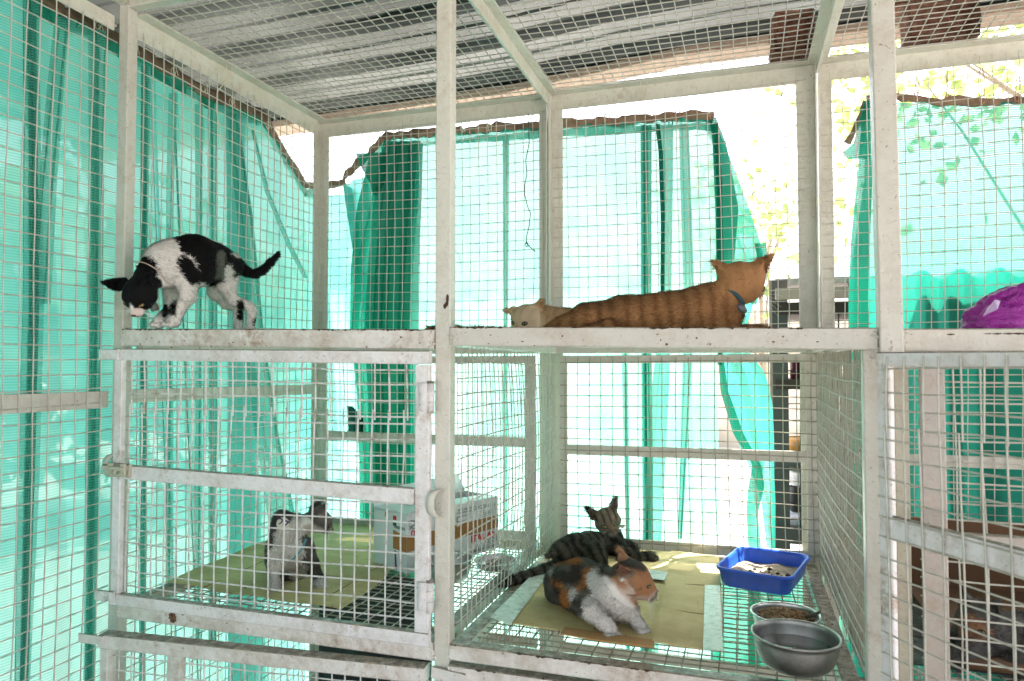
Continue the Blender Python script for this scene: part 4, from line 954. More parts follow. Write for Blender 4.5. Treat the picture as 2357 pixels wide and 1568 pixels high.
cat4 = build_cat('small grey and white cat sitting upright in the left cage with a numbered round tag', pr, col4, cdir(-.1, -1, 0), nf=30000, hl=.010, seed=14,
                 thin=lambda q: np.where(np.linalg.norm(q-hd4[0], axis=1) < .05, .24, 1.0))
face(cat4, hd4, 'eye_g', 'nose_dark', .35)
M['blue_string'] = mat('blue_plastic_string', (.12, .36, .42), .4); M['tagpaper'] = mat('pale_card_tag', (.62, .58, .48), .6); M['ink'] = mat('blue_ink', (.02, .03, .12), .6)
mb = MB(); mb.tube([q4(478, 440, 1.86), q4(440, 530, 1.855), q4(380, 600, 1.845), q4(335, 640, 1.845)], .0016, 6); mb.tube([q4(485, 445, 1.86), q4(455, 520, 1.855), q4(400, 590, 1.845), q4(345, 632, 1.845)], .0013, 6)
mb.build('collar_string', M['blue_string'], cat4, True)
def disc(c, n, r, th, m, par, name):
    mb = MB(); n = nrm(n); c = V3(c); mb.tube([c-n*th, c+n*th], r, 24); return mb.build(name, M[m], par)
tn = cdir(.05, .15, 1); tc_ = q4(282, 312, 1.845); disc(tc_, tn, 52*m4, .0008, 'tagpaper', cat4, 'collar_tag')
def text(s, m, par, origin, xdir, ydir, size, name='lettering', ext=.0002, bold=0.0, wscale=1.0):
    cu = bpy.data.curves.new(name, 'FONT'); cu.body = s; cu.size = 1; cu.align_x = 'CENTER'; cu.align_y = 'CENTER'; cu.offset = bold; cu.resolution_u = 3
    o = bpy.data.objects.new(name, cu); COL.objects.link(o); dg = bpy.context.evaluated_depsgraph_get(); dg.update()
    me = bpy.data.meshes.new_from_object(o.evaluated_get(dg)); bpy.data.objects.remove(o); bpy.data.curves.remove(cu)
    x, y = nrm(xdir), nrm(ydir); n = np.cross(x, y); co = np.zeros(len(me.vertices)*3); me.vertices.foreach_get('co', co); co = co.reshape(-1, 3)
    w_ = V3(origin) + (co[:, :1]*x*wscale + co[:, 1:2]*y)*size + n*ext
    me.vertices.foreach_set('co', w_.ravel()); me.update(); me.materials.clear(); me.materials.append(M[m])
    return link(name, me, par)
text('27', 'ink', cat4, tc_+tn*.001, cdir(.92, -.38, 0), cdir(.38, .92, 0), .030, 'tag_number', .0004, .01)

# ============ dark tabby lying by the back corner
def q5(x, y, d): return aD(1122+x*.23856, 1122+y*.23856, d)
m5 = .23856*2.22/1640
pr = [('c', q5(1200, 450, 2.27), q5(1230, 570, 2.24), 85*m5, 105*m5, 0), ('c', q5(1150, 560, 2.25), q5(980, 570, 2.22), 120*m5, 130*m5, .02), ('c', q5(980, 590, 2.20), q5(850, 600, 2.16), 135*m5, 125*m5, .02),
      ('c', q5(1040, 650, 2.12), q5(1080, 740, 2.10), 110*m5, 70*m5, .02), ('c', q5(850, 600, 2.16), q5(720, 620, 2.12), 125*m5, 95*m5, .02), ('c', q5(740, 640, 2.08), q5(720, 560, 2.08), 60*m5, 40*m5, .01), ('c', q5(720, 580, 2.08), q5(600, 655, 2.05), 50*m5, 24*m5, .01),
      ('c', q5(1250, 590, 2.22), q5(1330, 640, 2.17), 70*m5, 48*m5, .014), ('c', q5(1330, 640, 2.17), q5(1480, 675, 2.16), 48*m5, 40*m5, .006), ('c', q5(1480, 675, 2.16), q5(1580, 665, 2.16), 38*m5, 42*m5, .006),
      ('c', q5(1260, 560, 2.27), q5(1340, 560, 2.27), 60*m5, 46*m5, .014), ('c', q5(1340, 560, 2.27), q5(1415, 590, 2.26), 44*m5, 40*m5, .006)]
tl5 = [(700, 740, 2.08, 46), (560, 800, 2.04, 44), (400, 855, 1.99, 42), (250, 890, 1.96, 36), (140, 930, 1.93, 26)]
for a, b in zip(tl5[:-1], tl5[1:]): pr.append(('c', q5(*a[:3]), q5(*b[:3]), a[3]*m5, b[3]*m5, .006))
toes(pr, q5(1580, 668, 2.155), cdir(1, 0, .4), 44*m5)
ears = [(q5(1075, 235, 2.26), q5(1010, 320, 2.27), q5(948, 184, 2.27), q5(1040, 270, 2.30)), (q5(1165, 200, 2.26), q5(1240, 235, 2.27), q5(1249, 90, 2.27), q5(1210, 215, 2.30))]
hp_, hd5 = head(q5(1155, 310, 2.27), cdir(.14, -.30, .93), cdir(-.22, .93, .28), .0415, ears, .010, 1.0, True, 1.2)
pr += hp_
def tabby(P, ax, f=95, seed=3, lo=(.13, .125, .095), hi=(.018, .018, .015)):
    st = np.clip(np.sin((P @ V3(ax))*f+3.4*noise3(P, 26, seed))*.8+.3, 0, 1)[:, None]; fi = (.5+.5*noise3(P, 160, seed+1))[:, None]
    return (np.array(lo)*(1-st)+np.array(hi)*st)*(.75+.5*fi)
def col5(P, n_):
    c = tabby(P, nrm(RGT+V3((0, .3, .5))), 230)
    C, f, l, u, s, mz = hd5; H = lambda a, b, e: C+(f*a+l*b+u*e)*s
    inh = np.clip(.5-cap(P, C, C, 1.25*s)/.01, 0, 1); lx = ((P-C) @ l)/s; ux = ((P-C) @ u)/s
    st = np.clip(np.sin(lx*13)*1.2, 0, 1)*np.clip(ux*2, 0, 1)*.8 + np.clip(np.sin(ux*14+np.abs(lx)*3), 0, 1)*np.clip(np.abs(lx)*2-1, 0, 1)*.7
    hc = np.array((.25, .20, .14))*(1-st[:, None])+np.array((.04, .035, .03))*st[:, None]; w_ = (inh*.9)[:, None]; c = c*(1-w_)+hc*w_
    c = blend(c, cap(P, H(.7, 0, .1), H(1.15, 0, -.12), .17*s), (.36, .22, .13), .005)
    c = blend(c, cap(P, H(1.0, 0, -.62), H(1.05, 0, -.5), .36*s, .001), (.55, .50, .42), .006)
    for e in ears: c = blend(c, cap(P, V3(e[0])*.35+V3(e[1])*.35+V3(e[2])*.3+cdir(0, 0, 1)*.006, V3(e[2])*.5+V3(e[0])*.25+V3(e[1])*.25+cdir(0, 0, 1)*.004, .0105), (.30, .23, .19), .006)
    return c
cat5 = build_cat('dark striped tabby cat resting by the back corner post with both ears raised', pr, col5, cdir(-.9, -.4, 0), nf=34000, hl=.0105, seed=15,
                 thin=lambda q: np.where(np.linalg.norm(q-hd5[0], axis=1) < .052, .22, 1.0))
M['eye_t'] = mat('pale_green_eye', (.36, .38, .16), .12, coat=1); face(cat5, hd5, 'eye_t', 'nose_dark', .4, lid=.30, er=.20)
mb = MB(); mb.tube([q5(1040, 390, 2.25), q5(960, 385, 2.24), q5(860, 400, 2.22), q5(820, 430, 2.20), q5(830, 470, 2.19)], .0010, 5); mb.build('collar_string', M['blue_string'], cat5)
mb = MB(); mb.tube([q5(1265, 380, 2.24), q5(1300, 375, 2.235), q5(1340, 368, 2.23)], [.002, .006, .0008], 4); mb.build('collar_tag', M['tagpaper'], cat5)

# ============ calico lying in front
m6 = .23856*1.66/1640
pr = [('c', q5(730, 920, 1.80), q5(900, 930, 1.75), 178*m6*1.06, 225*m6, 0), ('c', q5(900, 930, 1.75), q5(1080, 970, 1.69), 225*m6, 190*m6, .02), ('c', q5(1080, 970, 1.69), q5(1200, 1080, 1.64), 185*m6, 165*m6, .02),
      ('c', q5(1150, 930, 1.66), q5(1340, 890, 1.65), 130*m6, 118*m6, .025), ('c', q5(1210, 1000, 1.63), q5(1290, 1130, 1.625), 135*m6, 125*m6, .02), ('c', q5(680, 1020, 1.80), q5(720, 1060, 1.78), 120*m6, 110*m6, .02),
      ('c', q5(930, 1080, 1.66), q5(1010, 1200, 1.60), 130*m6, 88*m6, .02), ('c', q5(1010, 1200, 1.60), q5(1130, 1310, 1.575), 82*m6, 66*m6, .01), ('c', q5(1130, 1310, 1.575), q5(1185, 1370, 1.565), 64*m6, 62*m6, .006),
      ('c', q5(1360, 1120, 1.64), q5(1390, 1220, 1.62), 90*m6, 66*m6, .015), ('c', q5(1390, 1220, 1.62), q5(1440, 1300, 1.605), 62*m6, 54*m6, .008), ('c', q5(1440, 1300, 1.605), q5(1480, 1335, 1.595), 56*m6, 54*m6, .006),
      ('c', q5(800, 1090, 1.72), q5(980, 1160, 1.68), 90*m6, 60*m6, .02), ('c', q5(1080, 1120, 1.645), q5(1270, 1170, 1.64), 120*m6, 112*m6, .02), ('c', q5(940, 1150, 1.66), q5(1080, 1200, 1.63), 95*m6, 90*m6, .02)]
toes(pr, q5(1190, 1378, 1.56), cdir(.35, -.3, .9), 68*m6); toes(pr, q5(1488, 1342, 1.59), cdir(.45, -.3, .85), 58*m6)
ears = [(aD(1457, 1315, 1.585), aD(1430, 1338, 1.595), aD(1424, 1300, 1.575), aD(1436, 1324, 1.625)), (q5(1390, 705, 1.66), q5(1265, 700, 1.68), q5(1272, 578, 1.67), q5(1320, 740, 1.70))]
hp_, hd6 = head(aD(1450, 1332, 1.64), cdir(.94, -.22, .16), cdir(.20, .95, .12), .0440, ears, .012, 1.10, True, 1.35)
pr += hp_ + [('c', aD(1438, 1332, 1.65), aD(1458, 1322, 1.65), 34*m6/.23856, 31*m6/.23856, .012), ('c', aD(1465, 1350, 1.635), aD(1490, 1362, 1.63), 20*m6/.23856, 15*m6/.23856, .010)]
ORG, GRY = (.42, .17, .05), (.085, .078, .068)
def col6(P, n_):
    g = tabby(P, nrm(RGT*.9+V3((0, 0, .4))), 90, 9, (.17, .155, .13), (.055, .05, .045))
    c = g; K = lambda a, b, r, nz=.007: side_cap(P, q5(*a), q5(*b), r*m6, nz, 5, 45)
    for a, b, r in (((960, 900, 1.60), (1010, 840, 1.62), 60), ((770, 1090, 1.66), (760, 1040, 1.68), 58), ((680, 890, 1.68), (700, 930, 1.68), 45), ((640, 720, 1.78), (900, 720, 1.74), 26), ((900, 960, 1.60), (930, 990, 1.6), 40)):
        c = blend(c, K(a, b, r), ORG, .006)
    for a, b, r in (((1080, 900, 1.57), (1190, 1100, 1.52), 105), ((1240, 1020, 1.54), (1330, 1160, 1.54), 150), ((1180, 960, 1.57), (1240, 960, 1.57), 90), ((700, 800, 1.68), (640, 810, 1.70), 26), ((850, 1000, 1.59), (850, 1050, 1.6), 42), ((1000, 1220, 1.57), (1200, 1400, 1.55), 120), ((1370, 1180, 1.6), (1500, 1360, 1.58), 110), ((1050, 1180, 1.6), (1300, 1230, 1.6), 130), ((1140, 1230, 1.62), (1340, 1240, 1.62), 90)):
        c = blend(c, K(a, b, r, .004), WHT, .006)
    c = blend(c, K((700, 830, 1.7), (880, 850, 1.68), 62), (.045, .04, .034), .006); c = blend(c, K((560, 980, 1.78), (640, 1080, 1.75), 50), (.10, .095, .085), .01)
    for a, b, r in (((890, 1120, 1.58), (960, 1010, 1.56), 50), ((870, 1190, 1.62), (860, 1160, 1.6), 60)):
        c = blend(c, K(a, b, r), tabby(P, (0, 0, 1.), 260, 4, (.15, .14, .12), (.045, .04, .04)), .006)
    C, f, l, u, s, mz = hd6; H = lambda a, b, e: C+(f*a+l*b+u*e)*s
    c = blend(c, cap(P, H(-.2, 0, -.1), H(1.1, 0, -.3), 1.05*s, .002), (.36, .175, .085), .01)
    c = blend(c, cap(P, H(-.9, 0, .80), H(.30, 0, 1.0), .50*s, .003), (.055, .045, .036), .01)
    c = blend(c, cap(P, H(-1.3, 0, .35), H(-.9, 0, .2), .60*s, .004), (.07, .058, .046), .01)
    c = blend(c, cap(P, H(.85, 0, -.80), H(1.35, 0, -.55), .46*s, .002), (.56, .49, .45), .008)
    c = blend(c, cap(P, H(.55, -.75, -.62), H(.9, -.5, -.6), .22*s, .002), (.44, .34, .28), .008)
    c = blend(c, cap(P, H(.15, -.98, -.20), H(.60, -.80, .0), .05*s), (.08, .05, .035), .004)
    c = blend(c, cap(P, H(.0, -1.05, -.45), H(.45, -.92, -.42), .05*s), (.15, .08, .05), .004)
    e = ears[0]; c = blend(c, cap(P, V3(e[0])*.35+V3(e[1])*.35+V3(e[2])*.3, V3(e[2]), .016), (.26, .14, .09), .008)
    e = ears[1]; c = blend(c, cap(P, V3(e[0])*.3+V3(e[1])*.3+V3(e[2])*.4, V3(e[2]), .014), (.46, .26, .15), .008)
    c = blend(c, cap(P, aD(1437, 1322, 1.57), aD(1432, 1312, 1.565), .008), (.44, .25, .22), .006)
    c = blend(c, cap(P, aD(1438, 1325, 1.565), aD(1440, 1332, 1.57), .003), (.09, .04, .035), .003)
    return c
cat6 = build_cat('calico cat with white chest lying on the cardboard, looking right', pr, col6, cdir(-.85, -.5, 0), nf=46000, hl=.0100, seed=16,
                 thin=lambda q: np.where(np.linalg.norm(q-hd6[0], axis=1) < .064, .22, np.where(q[:, 2] < .79, .6, 1.0)))
face(cat6, hd6, 'eye_g', 'nose_pink', .35, lid=.45)
# ============ dim grey and orange cat in the right cage
pr = [('c', aD(2260, 1480, 1.50), aD(2420, 1480, 1.52), .055, .065, 0), ('c', aD(2250, 1490, 1.47), aD(2200, 1520, 1.44), .03, .02, .015), ('c', aD(2400, 1500, 1.45), aD(2330, 1540, 1.42), .04, .022, .02)]
hp_, hd7 = head(aD(2255, 1425, 1.50), cdir(-.7, -.3, .5), cdir(0, 1, .1), .040, None, .010, 1)
pr += hp_
cat7 = build_cat('dim grey and orange cat lying behind the mesh door in the right cage', pr, lambda P, n_: blend(tabby(P, (1, 0, .3), 80, 2, (.13, .12, .11), (.05, .045, .045)), cap(P, hd7[0]-hd7[3]*.02, hd7[0]+hd7[1]*.04, .028, .004), (.42, .22, .13), .01), cdir(1, -.3, 0), nf=12000, hl=.010, seed=17)
face(cat7, hd7, 'eye_g', 'nose_pink', .4, whisk=False)
# ---------------------------------------------------------------- cardboard
ZB = .7475
def cardm(name, c=(.47, .34, .19)):
    m = mat(name, c, .8); tc = N(m, 'ShaderNodeTexCoord').outputs['Object']
    mp = N(m, 'ShaderNodeMapping'); L(m, tc, mp.inputs[0]); mp.inputs['Scale'].default_value = (6, 160, 20); mp.inputs['Rotation'].default_value = (0, 0, .12)
    gr = noise(m, 1, 3, vec=mp.outputs[0]); st = noise(m, 9, 6, .7, vec=tc); sp = noise(m, 120, 3, vec=tc)
    k = mix(m, ramp(m, st, [(.4, (0,0,0)), (.72, (1,1,1))]), c, (c[0]*.68, c[1]*.62, c[2]*.55))
    k = mix(m, mth(m, 'MULTIPLY', ramp(m, gr, [(.5, (0,0,0)), (.75, (1,1,1))]), .4), k, (c[0]*.72, c[1]*.7, c[2]*.7))
    k = mix(m, ramp(m, sp, [(.74, (0,0,0)), (.77, (1,1,1))]), k, (.10, .07, .04))
    L(m, k, bsdf(m).inputs['Base Color']); bump(m, gr, .25, .001); return m
M['card'] = cardm('cardboard', (.64, .52, .26)); M['card_brown'] = cardm('brown_cardboard', (.46, .26, .10))
M['tape'] = mat('clear_packing_tape', (.66, .70, .62), .22); bump(M['tape'], noise(M['tape'], 120, 4), .5, .002)
L(M['tape'], ramp(M['tape'], noise(M['tape'], 60, 5, .7), [(.3, (.38, .40, .34)), (.5, (.66, .69, .62)), (.75, (.80, .82, .78))]), bsdf(M['tape']).inputs['Base Color'])
M['edge'] = mat('cardboard_crease', (.20, .13, .06), .9)
def slab(pts, z, th, m, par, name, wave=.0015, curl=None, nn=10):
    """thin sheet from a photo outline lying at height z, subdivided and gently uneven"""
    P = [aZ(x, y, z) for x, y in pts]; c = np.mean(P, 0); bm = bmesh.new()
    vs_ = [bm.verts.new(p) for p in P]; f = bm.faces.new(vs_)
    if f.normal.z < 0: f.normal_flip()
    bmesh.ops.triangulate(bm, faces=bm.faces[:]); bmesh.ops.subdivide_edges(bm, edges=bm.edges[:], cuts=nn, use_grid_fill=True)
    for v in bm.verts:
        v.co.z += wave*(math.sin(v.co.x*31+1)+math.sin(v.co.y*27+v.co.x*9))*.5
        if curl: v.co.z += curl(v.co)
    r_ = bmesh.ops.solidify(bm, geom=bm.faces[:], thickness=th)
    me = bpy.data.meshes.new(name); bm.to_mesh(me); bm.free(); me.materials.append(M[m]); return link(name, me, par)
def line(pts, z, r, m, par, name='crease'):
    mb = MB(); P = [aZ(x, y, z) for x, y in pts]; Q = []
    for a, b in zip(P[:-1], P[1:]):
        for t in np.linspace(0, 1, 8, endpoint=False): Q.append(a*(1-t)+b*t + rng.randn(3)*.0008*np.array((1, 1, .2)))
    Q.append(P[-1]); mb.tube(Q, r, 5); return mb.build(name, M[m], par)
CA = thing('cardboard_sheet', aZ(1330, 1380, ZB), 'flattened tan cardboard under the calico cat, clear tape along its left edge', 'cardboard', 'flattened cardboard on the cage floors')
slab([(1150, 1423), (1185, 1385), (1262, 1292), (1300, 1262), (1500, 1268), (1655, 1284), (1657, 1345), (1520, 1400), (1503, 1483), (1440, 1478), (1290, 1455), (1180, 1436)], ZB+.002, .0035, 'card', CA, 'sheet')
slab([(1128, 1422), (1248, 1300), (1275, 1304), (1175, 1438)], ZB+.0075, .0006, 'tape', CA, 'tape')
slab([(1290, 1462), (1300, 1448), (1400, 1462), (1506, 1478), (1506, 1494), (1400, 1480)], ZB+.008, .0035, 'card_brown', CA, 'folded_edge')
line([(1285, 1460), (1296, 1430), (1330, 1400)], ZB+.0045, .0012, 'edge', CA)
line([(1455, 1420), (1500, 1360), (1545, 1330), (1552, 1272)], ZB+.0045, .0013, 'edge', CA)
CB = thing('cardboard_sheet', aZ(1580, 1420, ZB), 'second flattened cardboard beside the calico, right edge taped and near the bowls', 'cardboard', 'flattened cardboard on the cage floors')
slab([(1502, 1481), (1520, 1400), (1532, 1342), (1545, 1270), (1654, 1281), (1660, 1350), (1663, 1497), (1590, 1492)], ZB+.0075, .0035, 'card', CB, 'sheet', .0025)
slab([(1622, 1347), (1657, 1347), (1664, 1499), (1618, 1494)], ZB+.0128, .0005, 'tape', CB, 'tape', .0025)
line([(1532, 1342), (1585, 1345), (1654, 1349)], ZB+.0122, .0007, 'edge', CB)
line([(1520, 1400), (1650, 1418)], ZB+.0122, .0006, 'edge', CB)
M['label_w'] = mat('white_label', (.72, .76, .72), .5)
LB = slab([(1492, 1310), (1538, 1318), (1529, 1338), (1488, 1331)], ZB+.0125, .0003, 'label_w', CB, 'label', .0025, nn=4)
mb = MB()
for k in range(7):
    a, b = aZ(1497-k*.2, 1314+k*2.6, ZB+.0138), aZ(1531-k*1.0, 1320.5+k*2.5, ZB+.0138); mb.bar(a, b, .0012, .0002)
sub(mb, 'print_lines', M['ink'], LB)
CL = thing('cardboard_sheet', aZ(640, 1300, ZB), 'tan cardboard floor sheets under the grey and white cat in the left cage', 'cardboard', 'flattened cardboard on the cage floors')
slab([(386, 1338), (610, 1246), (700, 1215), (765, 1199), (884, 1209), (905, 1290), (887, 1333), (785, 1403), (700, 1392), (520, 1363)], ZB+.002, .004, 'card', CL, 'sheet', .003)
line([(765, 1399), (760, 1370), (830, 1330), (905, 1285)], ZB+.0068, .0013, 'edge', CL)
line([(575, 1372), (700, 1330), (700, 1260), (740, 1203)], ZB+.0062, .0012, 'edge', CL); line([(470, 1352), (610, 1290)], ZB+.0062, .0011, 'edge', CL)
line([(690, 1320), (880, 1336)], ZB+.0062, .0006, 'edge', CL)

# ---------------------------------------------------------------- appliance box
M['boxw'] = mat('printed_white_card', (.72, .74, .76), .45); M['boxb'] = mat('pale_blue_card', (.66, .74, .76), .45)
L(M['boxw'], ramp(M['boxw'], noise(M['boxw'], 25, 5), [(.3, (.60, .61, .62)), (.6, (.76, .78, .80))]), bsdf(M['boxw']).inputs['Base Color'])
M['btape'] = mat('brown_packing_tape', (.36, .17, .055), .28); M['red'] = mat('red_print', (.60, .02, .02), .5); M['green_p'] = mat('green_print', (.02, .15, .07), .5)
M['purple_p'] = mat('purple_print', (.22, .04, .25), .5); M['grey_p'] = mat('grey_print', (.25, .26, .27), .5); M['black_p'] = mat('black_print', (.02, .02, .025), .5); M['orange_p'] = mat('orange_print', (.50, .24, .08), .5)
BX = thing('cardboard_box', aZ(1010, 1290, ZB), 'white printed cooker carton with brown tape and red lettering in the left cage', 'box')
c0 = aZ(936, 1321, ZB); cl = aZ(887, 1287, ZB); cr = aZ(1146, 1262, ZB); hb = .165
u1 = nrm(cr-c0); lr = np.linalg.norm(cr-c0); u2 = V3((-u1[1], u1[0], 0)); ll = .155
def bp(a, b, h): return c0 + u1*a + u2*b + V3((0, 0, h))
mb = MB(); tk = .004
hL, hR = hb, hb*1.02
def quadbox(mb, a0, b0, a1, b1, z0, z1):
    P = [bp(a0, b0, z0), bp(a1, b0, z0), bp(a1, b1, z0), bp(a0, b1, z0), bp(a0, b0, z1), bp(a1, b0, z1), bp(a1, b1, z1), bp(a0, b1, z1)]
    mb.add(P, [(0,3,2,1),(4,5,6,7),(0,1,5,4),(1,2,6,5),(2,3,7,6),(3,0,4,7)])
quadbox(mb, 0, 0, lr, tk, 0, hR); quadbox(mb, 0, ll-tk, lr, ll, 0, hR); quadbox(mb, 0, tk, tk, ll-tk, 0, hL); quadbox(mb, lr-tk, tk, lr, ll-tk, 0, hR); quadbox(mb, tk, tk, lr-tk, ll-tk, .001, .005)
mb.build('carton', M['boxw'], BX)
# open flaps
mb = MB(); mb.add([bp(.0, ll, hR), bp(lr, ll, hR), bp(lr*.98, ll+.03, hR+.055), bp(.02, ll+.035, hR+.04), bp(0, ll-.003, hR), bp(lr, ll-.003, hR), bp(lr*.98, ll+.027, hR+.055), bp(.02, ll+.032, hR+.04)],
       [(0,1,2,3),(7,6,5,4),(0,3,7,4),(1,5,6,2),(3,2,6,7),(0,4,5,1)]); mb.build('flap', M['boxb'], BX)
mb = MB(); mb.add([bp(.0, .002, hR), bp(lr, .002, hR), bp(lr, .072, hR-.004), bp(0, .075, hR+.006), bp(.0, .002, hR-.003), bp(lr, .002, hR-.003), bp(lr, .072, hR-.007), bp(0, .075, hR+.003)],
       [(0,1,2,3),(7,6,5,4),(0,3,7,4),(1,5,6,2),(3,2,6,7),(0,4,5,1)]); mb.build('flap', M['boxb'], BX)
mb = MB(); mb.add([bp(.001, .0, hR+.001), bp(.001, ll, hR+.001), bp(.06, ll*.9, hR+.006), bp(.06, .0, hR+.010), bp(.001, .0, hR-.002), bp(.001, ll, hR-.002), bp(.06, ll*.9, hR+.003), bp(.06, .0, hR+.007)],
       [(0,1,2,3),(7,6,5,4),(0,3,7,4),(1,5,6,2),(3,2,6,7),(0,4,5,1)]); mb.build('flap', M['boxb'], BX)
# left (end) face panel in pale blue, tape and prints, each a thin sheet standing proud
def decal(par, m, P4, name, th=.0006):
    P4 = [V3(p) for p in P4]; n = nrm(np.cross(P4[1]-P4[0], P4[3]-P4[0])); mb = MB()
    mb.add([p for p in P4]+[p+n*th for p in P4], [(3,2,1,0),(4,5,6,7),(0,1,5,4),(1,2,6,5),(2,3,7,6),(3,0,4,7)]); return mb.build(name, M[m], par)
def fr(m, a0, a1, h0, h1, name, th=.0006, k0=None, k1=None): # on the right-hand long face (b = 0 side, faces viewer)
    k0 = h0 if k0 is None else k0; k1 = h1 if k1 is None else k1
    return decal(BX, m, [bp(a0, -.0002, h0), bp(a1, -.0002, k0), bp(a1, -.0002, k1), bp(a0, -.0002, h1)], name, th)
def fl_(m, b0, b1, h0, h1, name, th=.0006, k0=None, k1=None):
    k0 = h0 if k0 is None else k0; k1 = h1 if k1 is None else k1
    return decal(BX, m, [bp(-.0002, b1, k0), bp(-.0002, b0, h0), bp(-.0002, b0, h1), bp(-.0002, b1, k1)], name, th)
fl_('boxb', .002, ll-.002, .002, hL-.002, 'end_panel')
fr('btape', 0, lr, .060, .104, 'packing_tape', .0012, .068, .108)
mb_t = decal(BX, 'btape', [bp(-.0012, .060, .062), bp(-.0012, 0, .060), bp(-.0012, 0, .104), bp(-.0012, .060, .116)], 'packing_tape', .0008)
for nm, b0, b1, h0, h1 in (('red', .046, .062, .145, .157), ('green_p', .046, .062, .128, .139)): decal(BX, nm, [bp(-.0010, b1, h0), bp(-.0010, b0, h0), bp(-.0010, b0, h1), bp(-.0010, b1, h1)], 'flag_stripe', .0004)
decal(BX, 'purple_p', [bp(-.0010, .052, .004), bp(-.0010, .042, .004), bp(-.0010, .048, .058), bp(-.0010, .054, .058)], 'print_band', .0004)
decal(BX, 'orange_p', [bp(-.0010, .100, .148), bp(-.0010, .086, .148), bp(-.0010, .086, .162), bp(-.0010, .100, .162)], 'badge', .0004)
xR, zU = u1, V3((0, 0, 1)); n1 = np.cross(u1, zU)
def tx(s, m, a, h, size, flip=False, bold=.0, ws=1.0, fa='front'):
    o = bp(a, -.0016, h) if fa == 'front' else bp(-.0018, a, h); x, y = (u1, zU) if fa == 'front' else (-u2, zU)
    if flip: x, y = -x, -y
    return text(s, m, BX, o, x, y, size, 'lettering', .0003, bold, ws)
tx('ITALIAN', 'red', lr-.066, .050, .030, bold=.035, ws=1.05); tx('COOK', 'black_p', lr-.032, .032, .020); tx('EASILY, SWEETLY AND EVENLY', 'black_p', lr-.068, .0215, .0058)
tx('PRESSURE COOKER', 'black_p', lr-.066, .012, .0125, bold=.02); tx('F.H. PRODUC', 'black_p', lr-.062, .146, .0165, True); tx('ISO 9001 : 2008', 'black_p', lr-.150, .150, .009, True, .01); tx('Certified Company', 'black_p', lr-.150, .140, .009, True, .01)
tx('CAPACITY', 'black_p', lr-.045, .122, .006, True); tx('COOKER', 'black_p', .030, .145, .013, True, .02); tx('COOK', 'black_p', .032, .130, .018, True); tx('NU', 'red', .030, .113, .022, True, .035)
tx('PRESSURE', 'black_p', .030, .125, .011, False, .02, 1, 'end').rotation_euler = (0, 0, 0)
fr('grey_p', lr-.185, lr-.135, .112, .130, 'picture', .0008); fr('boxw', lr-.180, lr-.140, .116, .127, 'picture_fill', .0011)
for h in (.113, .119, .125, .131): fr('black_p', lr-.085, lr-.010, h, h+.0008, 'table_line', .0008)

# ---------------------------------------------------------------- steel bowls
def steel(name, c=(.62, .63, .62), r=.28):
    m = mat(name, c, r, 1); tc = N(m, 'ShaderNodeTexCoord').outputs['Object']; mp = N(m, 'ShaderNodeMapping'); L(m, tc, mp.inputs[0]); mp.inputs['Scale'].default_value = (2, 2, 400)
    b = noise(m, 1, 2, vec=mp.outputs[0]); rr = mth(m, 'ADD', mth(m, 'MULTIPLY', b, .18), mth(m, 'MULTIPLY', noise(m, 30, 4, vec=tc), .18)); L(m, mth(m, 'ADD', rr, r-.12), bsdf(m).inputs['Roughness'])
    L(m, ramp(m, noise(m, 22, 5, .7, vec=tc), [(.35, tuple(q*.62 for q in c)), (.6, c)]), bsdf(m).inputs['Base Color'])
    bump(m, b, .08, .0004); return m
M['steel'] = steel('brushed_steel'); M['steel_dull'] = steel('dull_steel', (.42, .42, .40), .36)
def bowl(loc, R_, rb, H, label, m='steel', tilt=(0, 0), group='steel feeding bowls'):
    x, y, z = [float(q) for q in loc]; t = thing('feeding_bowl', (x, y, z), label, 'bowl', group)
    pr_ = [(rb*.2, 0.0005), (rb*.75, 0), (rb, .001)]
    for k in range(1, 11):
        a = k/10; pr_.append((rb+(R_-.003-rb)*math.sin(a*math.pi/2)**.85, .001+(H-.002)*(1-math.cos(a*math.pi/2))**.92))
    rim = [(R_-.001, H-.001), (R_+.002, H), (R_+.0028, H+.0016), (R_+.001, H+.003), (R_-.002, H+.0028)]
    ins = [(r-.0012 if r > .01 else r, z_+.0014) for r, z_ in reversed(pr_)]
    mb = MB(); mb.lathe(pr_+rim+ins, (0, 0, 0), 56); o = mb.build('bowl_shell', M[m], None, True); o.parent = t
    t.rotation_euler = (tilt[0], tilt[1], 0); return t
kp = aZ(1808, 1409, .788); kb = bowl((kp[0], kp[1], ZB-.001), .074, .040, .038, 'shallow steel bowl heaped with brown kibble, behind the water bowl')
wp = aZ(1832, 1459, .811); wb = bowl((wp[0], wp[1], ZB-.001), .0835, .050, .062, 'deep steel bowl holding dark water at the front of the middle cage floor', 'steel_dull')
mb = MB(); mb.lathe([(.0002, 0), (.0715, 0), (.0722, -.001)], (wp[0], wp[1], ZB+.036), 48)
M['water'] = mat('dark_water', (.045, .05, .042), .04, 0, .6); bump(M['water'], noise(M['water'], 20, 2), .05, .001)
tag(mb.build('water', M['water'], None, True), 'dark still water filling the deep steel bowl', 'water')
lb1 = aZ(1028, 1290, .80); bowl((lb1[0], lb1[1], ZB), .072, .048, .058, 'deep steel bowl half hidden behind the middle front post')
lb2 = aZ(1141, 1290, .772); bowl((lb2[0], lb2[1], ZB), .061, .038, .024, 'shallow steel dish with a few pellets beside the printed carton')
